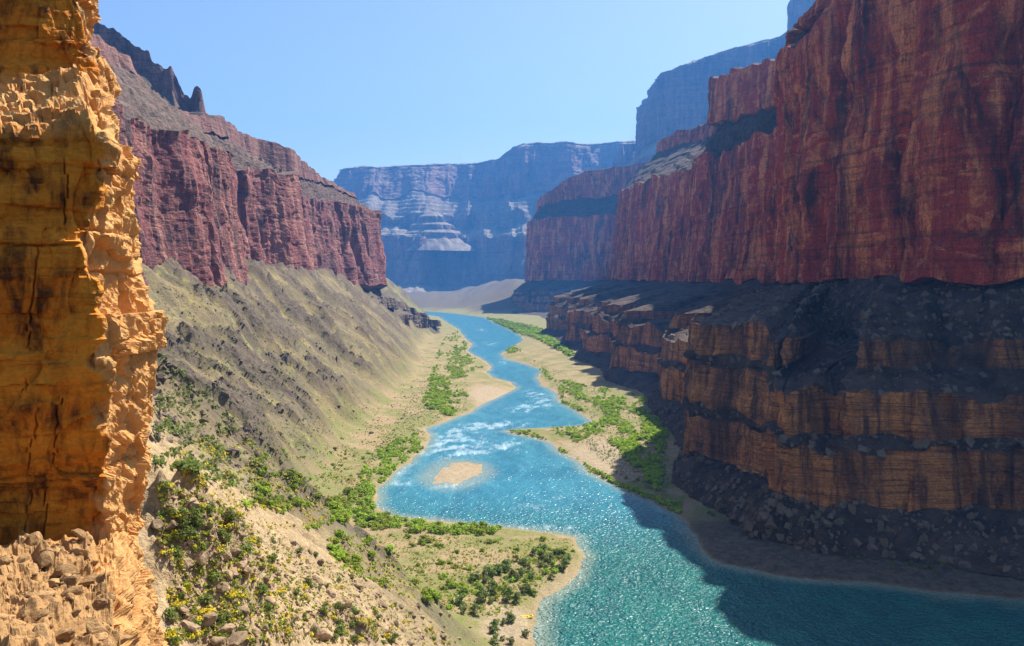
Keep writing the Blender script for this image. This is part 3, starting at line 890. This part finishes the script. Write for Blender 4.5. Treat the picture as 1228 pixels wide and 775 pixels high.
# ------------------------------------------------------------------ haze
HB = (-8600, 8600, -400, 12400, -4.5, 2560)
hv_ = [(x, y, z) for z in HB[4:] for y in HB[2:4] for x in HB[:2]]
hm = bpy.data.meshes.new('haze')
hm.from_pydata(hv_, [], [(0, 2, 3, 1), (4, 5, 7, 6), (0, 1, 5, 4), (2, 6, 7, 3), (0, 4, 6, 2), (1, 3, 7, 5)])
hmat = bpy.data.materials.new('haze_air'); hmat.use_nodes = True
hmat.node_tree.nodes.remove(hmat.node_tree.nodes['Principled BSDF'])
pv = hmat.node_tree.nodes.new('ShaderNodeVolumePrincipled')
pv.inputs['Color'].default_value = (0.10, 0.38, 1.0, 1)
pv.inputs['Density'].default_value = 0.55e-4
pv.inputs['Anisotropy'].default_value = 0.2
hmat.node_tree.links.new(pv.outputs[0], hmat.node_tree.nodes['Material Output'].inputs['Volume'])
hm.materials.append(hmat)
tag(link(bpy.data.objects.new('haze', hm)), 'thin blue haze filling the canyon', 'haze', kind='stuff')

# ------------------------------------------------------------------ placing things on the ground
RS = np.random.RandomState(5)
GY = Yr


def hit(pxs, pys):
    """first ground point seen through each photo pixel"""
    pxs = np.asarray(pxs, float); pys = np.asarray(pys, float)
    tn = (pxs - CX) / F
    ci = np.clip(np.searchsorted(Tn, tn), 0, len(Tn) - 1)
    ray = CAMZ - ((pys - HY) / F)[:, None] * GY[None, :]
    below = HH[ci] >= ray
    below[:, :3] = False
    k = below.argmax(1)
    ok = below.any(1)
    Yh = GY[k]
    return np.stack([tn * Yh, Yh, HH[ci, k]], 1), ok


def inpoly(x, y, poly):
    c = np.zeros(len(x), bool)
    n = len(poly)
    for i in range(n):
        (x0, y0), (x1, y1) = poly[i], poly[i - 1]
        if y0 == y1: continue
        c ^= ((y0 > y) != (y1 > y)) & (x < (x1 - x0) * (y - y0) / (y1 - y0) + x0)
    return c


def scatter(poly, n, clump=0.0, cs=30.0, seed=0.0):
    P_ = np.array(poly, float)
    lo, hi = P_.min(0), P_.max(0)
    pts = []
    while sum(len(a) for a in pts) < n:
        q = lo + RS.rand(4 * n + 50, 2) * (hi - lo)
        m = inpoly(q[:, 0], q[:, 1], poly)
        if clump > 0:
            m &= (fbm(q[:, 0] / cs, q[:, 1] / cs * 2, seed, o=3) > (RS.rand(len(q)) - 0.5) * (1 - clump) + 0.25 * clump)
        pts.append(q[m])
    q = np.concatenate(pts)[:n]
    h, ok = hit(q[:, 0], q[:, 1])
    ok &= h[:, 2] > 0.25
    return h[ok]


# ------------------------------------------------------------------ plants
def leaf_mat(name, dark, light, flower=None):
    t = NT(name)
    tint = t.attr('tint')
    oi = t.n('ShaderNodeObjectInfo').outputs['Random']
    c = t.mix(tint, dark, light)
    hv = t.n('ShaderNodeHueSaturation')
    t.l(c, hv.inputs['Color']); t.l(t.rng(oi, 0, 1, 0.7, 1.35), hv.inputs['Value']); t.l(t.rng(oi, 0, 1, 0.475, 0.515), hv.inputs['Hue'])
    out = hv.outputs[0]
    if flower:
        out = t.mix(t.attr('flower'), out, flower)
    t.b.inputs['Transmission Weight'].default_value = 0.0
    m = t.done(out, 0.75)
    tr = t.n('ShaderNodeBsdfTranslucent'); t.l(out, tr.inputs['Color'])
    mx = t.n('ShaderNodeMixShader'); mx.inputs[0].default_value = 0.35
    t.l(t.b.outputs[0], mx.inputs[1]); t.l(tr.outputs[0], mx.inputs[2])
    t.l(mx.outputs[0], t.t.nodes['Material Output'].inputs['Surface'])
    return m


def leaves(n, blobs, size, rs, up=0.3, stretch=1.0):
    """leaf quads spread through the lobes of a bush: vertices, per-vertex tint, height"""
    bl = np.array(blobs, float)
    w = bl[:, 3] ** 2; w /= w.sum()
    k = rs.choice(len(bl), n, p=w)
    d = rs.normal(size=(n, 3)); d /= np.linalg.norm(d, axis=1)[:, None]
    d[:, 2] = np.abs(d[:, 2]) * 1.0 - 0.25 * (rs.rand(n) < 0.4)
    r = bl[k, 3] * (0.45 + 0.6 * rs.rand(n) ** 0.6)
    c = bl[k, :3] + d * r[:, None] * np.array([1, 1, 0.85])
    c[:, 2] = np.maximum(c[:, 2], 0.03)
    nr = d + rs.normal(size=(n, 3)) * 0.55 + np.array([0, 0, up])
    nr /= np.linalg.norm(nr, axis=1)[:, None]
    a = np.cross(nr, rs.normal(size=(n, 3))); a /= np.linalg.norm(a, axis=1)[:, None]
    b = np.cross(nr, a)
    sz = size * (0.6 + 0.8 * rs.rand(n))[:, None]
    V = np.stack([c - a * sz, c - b * sz * 0.55 * stretch, c + a * sz, c + b * sz * 0.55 * stretch], 1)
    tint = np.clip(0.25 + 0.55 * (c[:, 2] / max(c[:, 2].max(), 0.1)) * 0 + rs.rand(n) * 0.75, 0, 1)
    return V, tint, c[:, 2]


def bush_mesh(name, seed, mat, n=230, lobes=7, size=0.10, tall=0.8, spread=0.36, flower=0.0):
    rs = np.random.RandomState(seed)
    bl = []
    for i in range(lobes):
        a = rs.rand() * 6.28; r_ = spread * math.sqrt(rs.rand())
        rad = 0.16 + 0.14 * rs.rand()
        bl.append((math.cos(a) * r_, math.sin(a) * r_, (tall - rad) * (0.25 + 0.75 * rs.rand()) * (1 - 0.5 * r_), rad))
    V, tint, h = leaves(n, bl, size, rs)
    fl = ((h > np.quantile(h, 1 - flower)) & (rs.rand(n) < 0.85)) * 1.0 if flower > 0 else np.zeros(n)
    return mesh_np(name, V.reshape(-1, 3), np.arange(4 * n).reshape(n, 4), mat, False,
                   {'tint': np.repeat(tint, 4), 'flower': np.repeat(fl, 4)})


def stem_mesh(name, seed, mat, n=6, h=0.6):
    rs = np.random.RandomState(seed)
    V, Fc = [], []
    for i in range(n):
        a = rs.rand() * 6.28; l_ = 0.3 * rs.rand() + 0.06
        tip = np.array([math.cos(a) * l_, math.sin(a) * l_, h * (0.6 + 0.4 * rs.rand())])
        base = np.array([math.cos(a) * 0.04, math.sin(a) * 0.04, -0.12])
        mid = base * 0.45 + tip * 0.55 + rs.normal(size=3) * 0.03
        for p_, q_, r0, r1 in ((base, mid, 0.022, 0.014), (mid, tip, 0.014, 0.005)):
            o_ = len(V)
            for c_, r_ in ((p_, r0), (q_, r1)):
                for k in range(4):
                    V.append(c_ + r_ * np.array([math.cos(k * 1.571), math.sin(k * 1.571), 0]))
            Fc += [(o_ + k, o_ + (k + 1) % 4, o_ + 4 + (k + 1) % 4, o_ + 4 + k) for k in range(4)]
    return mesh_np(name, np.array(V), np.array(Fc), mat, False)


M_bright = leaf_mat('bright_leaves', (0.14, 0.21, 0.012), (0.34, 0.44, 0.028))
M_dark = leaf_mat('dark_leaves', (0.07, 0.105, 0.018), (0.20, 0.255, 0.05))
M_yel = leaf_mat('flower_leaves', (0.10, 0.13, 0.03), (0.22, 0.24, 0.06), (0.68, 0.52, 0.02))
M_dry = leaf_mat('dry_grass', (0.20, 0.21, 0.04), (0.38, 0.36, 0.06), (0.62, 0.50, 0.03))
t = NT('bark'); M_bark = t.done(t.mix(t.noise(t.mapped(t.pos(), (9, 9, 3)), 1, 3), (0.10, 0.07, 0.045), (0.20, 0.15, 0.10)), 0.9)

KINDS = {
    'green': [bush_mesh('green_foliage', 100 + i, M_bright, 240, 9, 0.085, 0.62, 0.40) for i in range(5)],
    'tall': [bush_mesh('tall_foliage', 200 + i, M_dark, 260, 9, 0.085, 0.95, 0.34) for i in range(4)],
    'dark': [bush_mesh('dark_foliage', 300 + i, M_dark, 260, 8, 0.075, 0.85, 0.30) for i in range(5)],
    'yellow': [bush_mesh('flowering_foliage', 400 + i, M_yel, 260, 8, 0.07, 0.55, 0.36, 0.55) for i in range(5)],
}
STEMS = [stem_mesh('stem', 500 + i, M_bark) for i in range(3)]


def plant(name, kind, loc, size, label, group, parts=True, cat='bush'):
    me = KINDS[kind][RS.randint(len(KINDS[kind]))]
    rz = RS.rand() * 6.28
    size = min(size, 0.024 * loc[1])
    sc = (size * (0.85 + 0.3 * RS.rand()), size * (0.85 + 0.3 * RS.rand()), size * (0.8 + 0.35 * RS.rand()))
    if parts:
        e = link(bpy.data.objects.new(name, None))
        link(bpy.data.objects.new('foliage', me), e)
        link(bpy.data.objects.new('stem', STEMS[RS.randint(3)]), e)
    else:
        e = link(bpy.data.objects.new(name, me))
    e.location = (loc[0], loc[1], loc[2] - 0.05 * size)
    e.rotation_euler = (0, 0, rz)
    e.scale = sc
    return tag(e, label, cat, group)


SLOPE = [(192, 585), (250, 600), (330, 640), (420, 690), (540, 770), (560, 775), (200, 775), (205, 700), (186, 650)]
HILL = [(255, 600), (320, 545), (420, 520), (490, 520), (500, 560), (455, 600), (420, 625), (385, 640), (310, 622)]
TERR = [(390, 645), (450, 642), (560, 645), (686, 648), (690, 668), (650, 705), (610, 740), (560, 740), (480, 715), (400, 680)]
HEDGE = [(392, 612), (415, 590), (440, 585), (452, 617), (500, 628), (560, 632), (600, 634), (640, 638), (560, 643), (470, 638), (405, 628)]
WATER = [(545, 735), (560, 700), (600, 680), (640, 660), (688, 655), (680, 690), (645, 712), (650, 728), (600, 730), (570, 742)]
for h in scatter(SLOPE, 85):
    plant('desert_shrub', 'dark', h, 0.7 + 0.9 * RS.rand() + 0.004 * h[1], 'dark green desert shrub on the stony slope below the orange cliff', 'dark shrubs on the near slope', cat='shrub')
for h in scatter(SLOPE, 75):
    plant('flowering_bush', 'yellow', h, 0.7 + 0.9 * RS.rand() + 0.004 * h[1], 'yellow flowering bush on the stony slope below the orange cliff', 'flowering bushes on the near slope')
for h in scatter(HILL, 150, 0.5):
    plant('hillside_shrub', 'green', h, 2.2 + 2.4 * RS.rand(), 'low green shrub on the olive hillside above the river bend', 'green shrubs on the hillside', cat='shrub')
for h in scatter(TERR, 120, 0.4, 22):
    plant('terrace_bush', 'green', h, 2.6 + 3.0 * RS.rand(), 'rounded green bush on the sandy terrace inside the river bend', 'bushes on the sandy terrace')
for h in scatter(HEDGE, 130):
    plant('thicket_bush', 'green', h, 5.0 + 4.0 * RS.rand(), 'leafy green bush in the thicket along the terrace shore', 'bushes of the shore thicket')
for h in scatter(WATER, 60, 0.4, 18):
    plant('riverside_bush', 'tall', h, 3.5 + 3.0 * RS.rand(), 'tall dark green bush at the water edge near the yellow raft', 'dark bushes beside the raft beach')
for h in scatter([(590, 775), (588, 752), (612, 745), (640, 765), (660, 775)], 16):
    plant('beach_bush', 'tall', h, 3.0 + 2.5 * RS.rand(), 'leafy bush below the little raft beach', 'bushes below the raft beach')


def bush_mass(name, pts, sizes, mat, label, n=20, lobes=3, leaf=0.23, flower=0.0, tall=0.7):
    Vs, Ts, Fl = [], [], []
    protos = []
    for i in range(10):
        rs = np.random.RandomState(900 + i)
        bl = [(0.3 * rs.normal() * 0.7, 0.3 * rs.normal() * 0.7, 0.12 + 0.3 * rs.rand() * tall, 0.2 + 0.12 * rs.rand()) for _ in range(lobes)]
        protos.append(leaves(n, bl, leaf, rs))
    for q, sz in zip(pts, np.minimum(sizes, 0.016 * np.asarray(pts)[:, 1])):
        V_, t_, h_ = protos[RS.randint(10)]
        a = RS.rand() * 6.28
        c_, s_ = math.cos(a), math.sin(a)
        Rm = np.array([[c_, -s_, 0], [s_, c_, 0], [0, 0, 1]]) * sz
        Vs.append(V_ @ Rm.T + q)
        Ts.append(np.clip(t_ * 0.7 + 0.35 * RS.rand(), 0, 1))
        Fl.append((RS.rand(n) < flower) * 1.0)
    V_ = np.concatenate(Vs).reshape(-1, 3)
    me = mesh_np(name, V_, np.arange(len(V_)).reshape(-1, 4), mat, False, {'tint': np.repeat(np.concatenate(Ts), 4), 'flower': np.repeat(np.concatenate(Fl), 4)})
    return tag(link(bpy.data.objects.new(name, me)), label, name.replace('_', ' '), kind='stuff')


pts = [scatter([(505, 490), (520, 440), (530, 410), (545, 395), (560, 410), (580, 440), (548, 460), (565, 482), (540, 500)], 950, 0.3, 20),
       scatter([(632, 425), (665, 455), (740, 470), (790, 480), (800, 520), (790, 590), (760, 560), (730, 530), (680, 500), (670, 470)], 1700, 0.3, 24),
       scatter([(606, 516), (640, 519), (690, 550), (745, 582), (816, 606), (816, 616), (770, 603), (700, 568), (650, 532)], 420),
       scatter([(560, 385), (600, 395), (640, 420), (610, 425), (585, 400)], 320, 0.3, 20),
       scatter([(532, 379), (560, 380), (600, 384), (650, 396), (690, 430), (640, 405), (590, 392), (545, 384)], 1500),
       scatter([(660, 515), (700, 512), (716, 522), (690, 532)], 70),
       scatter([(440, 540), (500, 520), (512, 545), (470, 570), (455, 600), (430, 590)], 420, 0.3, 20)]
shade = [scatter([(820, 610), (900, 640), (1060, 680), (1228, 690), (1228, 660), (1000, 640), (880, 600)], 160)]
sizes = np.concatenate([3.5 + 4 * RS.rand(len(pts[0])), 3 + 4 * RS.rand(len(pts[1])), 2.6 + 2 * RS.rand(len(pts[2])), 5 + 4 * RS.rand(len(pts[3])),
                        8 + 7 * RS.rand(len(pts[4])), 3 + 3 * RS.rand(len(pts[5])), 2.5 + 3 * RS.rand(len(pts[6]))])
bush_mass('shaded_scrub', shade[0], 1.8 + 2.6 * RS.rand(len(shade[0])), M_dark, 'dark scrub on the shaded gravel bank under the tan ledges')  # darker leaves here: shade of the bank put into the leaf colour
fp = np.concatenate([scatter([(430, 560), (470, 520), (500, 470), (520, 430), (535, 405), (560, 420), (560, 500), (500, 540)], 1500),
                     scatter([(605, 410), (640, 430), (700, 460), (800, 500), (800, 600), (740, 570), (690, 525), (665, 470)], 2200)])
bush_mass('floor_scrub', fp, 1.2 + 2.0 * RS.rand(len(fp)) ** 2, M_dark, 'sparse olive scrub over the valley floor beside the river', n=8, lobes=2, leaf=0.24, tall=0.5)
bush_mass('bank_vegetation', np.concatenate(pts), sizes, M_bright, 'bright green willows massed along the far river banks')
g1 = scatter([(190, 545), (330, 500), (480, 480), (500, 520), (470, 560), (400, 630), (330, 640), (250, 600)], 3800, 0.4, 30)
g2 = scatter(SLOPE, 700, 0.6, 22)
g3 = scatter(TERR, 900)
gp = np.concatenate([g1, g2, g3])
bush_mass('dry_grass', gp, np.where(gp[:, 1] < 230, 0.35 + 0.3 * RS.rand(len(gp)) + 0.002 * gp[:, 1], 0.9 + 0.9 * RS.rand(len(gp))), M_dry,
          'yellow green tufts of dry grass and brush over the slopes', n=8, lobes=2, leaf=0.26, flower=0.5, tall=0.4)

hp = scatter([(185, 560), (185, 345), (300, 340), (450, 355), (515, 400), (515, 490), (470, 540), (420, 600), (330, 610)], 7000, 0.15, 30)
bush_mass('hillside_scrub', hp, 0.9 + 2.0 * RS.rand(len(hp)) ** 2, M_dark, 'olive desert scrub dotted over the debris slope', n=8, lobes=2, leaf=0.24, tall=0.5)
sp_ = scatter(SLOPE, 1100)
bush_mass('slope_scrub', sp_, 0.35 + 0.5 * RS.rand(len(sp_)) + 0.002 * sp_[:, 1], M_bright, 'small yellow green scrub between the stones of the near slope', n=12, lobes=2, leaf=0.2, tall=0.5)
tp = scatter(TERR, 1100, 0.1, 15)
bush_mass('terrace_scrub', tp, 0.8 + 1.3 * RS.rand(len(tp)), M_bright, 'low green scrub between the terrace bushes', n=12, lobes=2, leaf=0.22, tall=0.4)

# ------------------------------------------------------------------ boulders and rubble
def rock_mat(name, a, b):
    t = NT(name)
    oi = t.n('ShaderNodeObjectInfo').outputs['Random']
    p_ = t.n('ShaderNodeTexCoord').outputs['Object']
    n_ = t.noise(t.mapped(p_, (3, 3, 5)), 1, 5, 0.65)
    c = t.mix(t.rng(n_, 0.35, 0.65), a, b)
    hv = t.n('ShaderNodeHueSaturation'); t.l(c, hv.inputs['Color']); t.l(t.rng(oi, 0, 1, 0.65, 1.3), hv.inputs['Value'])
    return t.done(hv.outputs[0], 0.9, t.bump(t.noise(t.mapped(p_, (9, 9, 9)), 1, 5, 0.7), 0.6, 0.15))


M_rock = rock_mat('slope_rock', (0.17, 0.11, 0.065), (0.36, 0.25, 0.145))
M_rockd = rock_mat('dark_rock', (0.075, 0.055, 0.040), (0.16, 0.118, 0.08))
M_rocko = rock_mat('orange_rubble', (0.26, 0.145, 0.06), (0.47, 0.28, 0.12))


def rock_mesh(name, seed, mat):
    import bmesh
    rs = np.random.RandomState(seed)
    bm = bmesh.new()
    bmesh.ops.create_icosphere(bm, subdivisions=3, radius=0.5)
    V_ = np.array([v.co for v in bm.verts])
    for _ in range(11):                                      # cleave flat faces
        n_ = rs.normal(size=3); n_ /= np.linalg.norm(n_)
        d_ = 0.24 + 0.16 * rs.rand()
        ex = np.maximum(V_ @ n_ - d_, 0)
        V_ -= ex[:, None] * n_
    V_ += 0.03 * np.stack([fbm(V_[:, 0] * 4 + k * 9, V_[:, 1] * 4, V_[:, 2] * 4 + seed, o=3) for k in range(3)], 1)
    V_ *= np.array([1.15, 0.9, 0.75])
    for v, c in zip(bm.verts, V_): v.co = c
    me = bpy.data.meshes.new(name); bm.to_mesh(me); bm.free()
    me.materials.append(mat)
    return me


def boulders(name, pts, sizes, mat, label, group, seed):
    ms = [rock_mesh(name, seed + i, mat) for i in range(6)]
    for q, sz in zip(pts, sizes):
        o = link(bpy.data.objects.new(name, ms[RS.randint(6)]))
        o.location = (q[0], q[1], q[2] + 0.12 * sz)
        o.rotation_euler = (RS.normal() * 0.4, RS.normal() * 0.4, RS.rand() * 6.28)
        o.scale = (sz * (0.8 + 0.6 * RS.rand()), sz * (0.8 + 0.5 * RS.rand()), sz * (0.7 + 0.5 * RS.rand()))
        tag(o, label, 'boulder', group)


pb = scatter(SLOPE, 110)
boulders('boulder', pb, 0.5 + 1.6 * RS.rand(len(pb)) ** 2.2 + 0.004 * pb[:, 1], M_rock, 'brown boulder half sunk in the stony slope below the orange cliff', 'boulders on the near slope', 20)
pb = scatter([(190, 440), (300, 400), (430, 440), (480, 500), (400, 560), (300, 560), (240, 520)], 70)
boulders('dark_boulder', pb, 1.5 + 4.0 * RS.rand(len(pb)) ** 3, M_rockd, 'dark boulder lying on the olive debris slope under the red cliff', 'dark boulders on the debris slope', 40)
pb = scatter([(400, 690), (480, 720), (560, 745), (600, 770), (560, 775), (450, 730)], 26)
boulders('grey_boulder', pb, 1.0 + 1.4 * RS.rand(len(pb)), M_rock, 'pale grey boulder at the foot of the slope beside the sandy terrace', 'boulders at the slope foot', 60)
# loose blocks piled on the ledge at the foot of the orange cliff
ru = np.argwhere(rubble > 0.7)
ru = ru[(ru[:, 0] > 60) & (ru[:, 0] < nA + nB + nC - 20) & (ru[:, 1] < nv_ - 12)]
ru = ru[RS.choice(len(ru), 190, replace=False)]
pb = Qd[ru[:, 0], ru[:, 1]]
boulders('ledge_block', pb, 0.10 + 0.75 * RS.rand(len(pb)) ** 3, M_rocko, 'sandy orange rock block on the ledge at the orange cliff foot', 'loose blocks on the cliff ledge', 80)


def rubble_mass(name, pts, sizes, mat, label):
    cube = np.array([(x, y, z) for x in (-.5, .5) for y in (-.5, .5) for z in (-.5, .5)])
    fq = np.array([(0, 1, 3, 2), (4, 6, 7, 5), (0, 4, 5, 1), (2, 3, 7, 6), (0, 2, 6, 4), (1, 5, 7, 3)])
    n = len(pts)
    V_ = cube[None] * (0.55 + 0.45 * RS.rand(n, 8, 1)) + RS.normal(size=(n, 8, 3)) * 0.07
    A = np.linalg.qr(RS.normal(size=(n, 3, 3)))[0]
    V_ = np.einsum('nij,nkj->nki', A, V_ * np.array([1.2, 1, 0.7])) * np.asarray(sizes)[:, None, None] + np.asarray(pts)[:, None, :]
    me = mesh_np(name, V_.reshape(-1, 3), (fq[None] + 8 * np.arange(n)[:, None, None]).reshape(-1, 4), mat, False)
    return tag(link(bpy.data.objects.new(name, me)), label, 'rubble', kind='stuff')


q1_ = scatter(SLOPE, 5200)
rubble_mass('slope_scree', q1_, 0.10 + 0.35 * RS.rand(len(q1_)) ** 3 + 0.0022 * q1_[:, 1] * RS.rand(len(q1_)), M_rock, 'loose brown stones strewn over the near slope')
q1_ = scatter([(180, 540), (185, 340), (300, 335), (450, 350), (520, 400), (515, 480), (430, 540), (300, 570)], 4200, 0.55, 26)
rubble_mass('talus_scree', q1_, 0.4 + 1.8 * RS.rand(len(q1_)) ** 3, M_rockd, 'dark stones scattered over the olive debris slope')
rv = np.empty(len(RW.data.vertices) * 3, np.float32); RW.data.vertices.foreach_get('co', rv); rv = rv.reshape(-1, 3)
rz_ = np.empty(len(rv) * 4, np.float32); RW.data.attributes['zone'].data.foreach_get('color', rz_); rz_ = rz_.reshape(-1, 4)
cand = np.where((rz_[:, 0] < 0.15) & (rv[:, 1] < 1000) & (rv[:, 2] < 175) & (rv[:, 2] > 4))[0]
cand = cand[RS.choice(len(cand), 6500, replace=False)]
rubble_mass('dark_scree', rv[cand], 0.6 + 5.0 * RS.rand(len(cand)) ** 4, M_rockd, 'dark rubble covering the slopes between the tan ledges')

# ------------------------------------------------------------------ yellow raft drawn up on the little beach
def tube_ring(path, rad, closed, nseg=10):
    n = len(path)
    V_ = []
    for i in range(n):
        a, b = path[(i - 1) % n] if closed or i else path[i], path[(i + 1) % n] if closed or i < n - 1 else path[i]
        tg = np.array(b) - np.array(a); tg /= np.linalg.norm(tg)
        u = np.cross(tg, [0, 0, 1]); u /= np.linalg.norm(u); w_ = np.cross(u, tg)
        V_ += [np.array(path[i]) + rad * (math.cos(k * 2 * math.pi / nseg) * u + math.sin(k * 2 * math.pi / nseg) * w_) for k in range(nseg)]
    Fc = [(i * nseg + k, i * nseg + (k + 1) % nseg, ((i + 1) % n) * nseg + (k + 1) % nseg, ((i + 1) % n) * nseg + k)
          for i in range(n if closed else n - 1) for k in range(nseg)]
    return np.array(V_), np.array(Fc)


t = NT('raft_rubber'); M_raft = t.done(t.mix(t.noise(t.mapped(t.pos(), (2, 2, 2)), 1, 3), (0.75, 0.52, 0.02), (0.85, 0.62, 0.04)), 0.45)
t = NT('raft_grey'); M_raftg = t.done(t.mix(t.noise(t.mapped(t.pos(), (3, 3, 3)), 1, 3), (0.25, 0.26, 0.27), (0.36, 0.37, 0.38)), 0.6)
rp, ok = hit([632], [742])
raft = link(bpy.data.objects.new('inflatable_raft', None))
raft.location = (rp[0, 0], rp[0, 1], rp[0, 2] + 0.3)
raft.rotation_euler = (0, 0, 0.25)
tag(raft, 'yellow inflatable raft drawn up at the little sandy beach', 'raft')
path = []
for k in range(40):
    a = k * 2 * math.pi / 40
    x_ = 2.5 * np.sign(math.cos(a)) * abs(math.cos(a)) ** 0.55; y_ = 0.95 * np.sign(math.sin(a)) * abs(math.sin(a)) ** 0.55
    path.append((x_, y_, 0.14 + 0.45 * max(0, abs(x_) - 1.5) ** 1.5))
V_, Fc = tube_ring(path, 0.27, True)
link(bpy.data.objects.new('tube', mesh_np('tube', V_, Fc, M_raft, True)), raft)
for x_ in (-0.9, 0.6):
    V_, Fc = tube_ring([(x_, -0.85, 0.2), (x_, 0, 0.22), (x_, 0.85, 0.2)], 0.2, False)
    link(bpy.data.objects.new('thwart', mesh_np('thwart', V_, Fc, M_raft, True)), raft)
gx, gy = np.meshgrid(np.linspace(-2.2, 2.2, 12), np.linspace(-0.8, 0.8, 6), indexing='ij')
link(bpy.data.objects.new('raft_floor', mesh_np('raft_floor', np.stack([gx, gy, -0.02 + 0.1 * np.maximum(0, np.abs(gx) - 1.4) + 0.02 * np.sin(gy * 14)], -1).reshape(-1, 3), grid_faces(12, 6), M_raftg, True)), raft)

# ------------------------------------------------------------------ labels: size and nearest neighbour tell alike things apart
WORD = {'desert_shrub': 'a dark shrub', 'flowering_bush': 'a yellow flowering bush', 'hillside_shrub': 'a low green shrub', 'terrace_bush': 'a rounded bush',
        'thicket_bush': 'a thicket bush', 'riverside_bush': 'a tall dark bush', 'beach_bush': 'a beach bush', 'boulder': 'a brown boulder',
        'dark_boulder': 'a dark boulder', 'grey_boulder': 'a pale boulder', 'ledge_block': 'another loose block'}
SHORT = {'desert_shrub': ('dark green desert shrub', 'below the orange cliff'), 'flowering_bush': ('yellow flowering bush', 'below the orange cliff'),
         'hillside_shrub': ('low green shrub', 'on the hillside above the river bend'), 'terrace_bush': ('rounded green bush', 'on the sandy river terrace'),
         'thicket_bush': ('leafy green bush', 'in the terrace shore thicket'), 'riverside_bush': ('dark green bush', 'at the water edge near the raft'),
         'beach_bush': ('leafy bush', 'below the raft beach'), 'boulder': ('brown boulder', 'below the orange cliff'),
         'dark_boulder': ('dark boulder', 'on the olive debris slope'), 'grey_boulder': ('pale boulder', 'at the slope foot by the terrace'),
         'ledge_block': ('orange rock block', 'on the ledge under the orange cliff')}
TH = [o for o in COL.objects if o.parent is None and o.name.split('.')[0] in WORD]
nm = [o.name.split('.')[0] for o in TH]
LO = np.array([o.location[:] for o in TH]); SZ = np.array([max(o.scale) for o in TH])
for k in SHORT:
    idx = [i for i, n_ in enumerate(nm) if n_ == k]
    if not idx: continue
    q1_, q2_ = np.quantile(SZ[idx], (0.3, 0.75))
    for i in idx:
        dd = np.linalg.norm(LO - LO[i], axis=1) / (SZ + SZ[i]); dd[i] = 9
        j = int(dd.argmin())
        size = 'small' if SZ[i] < q1_ else 'large' if SZ[i] > q2_ else 'middling'
        near_ = ('touching ' + WORD[nm[j]]) if dd[j] < 0.5 else ('beside ' + WORD[nm[j]]) if dd[j] < 1.3 else 'standing apart'
        a, b = SHORT[k]
        TH[i]['label'] = ' '.join([size, a, near_, b])
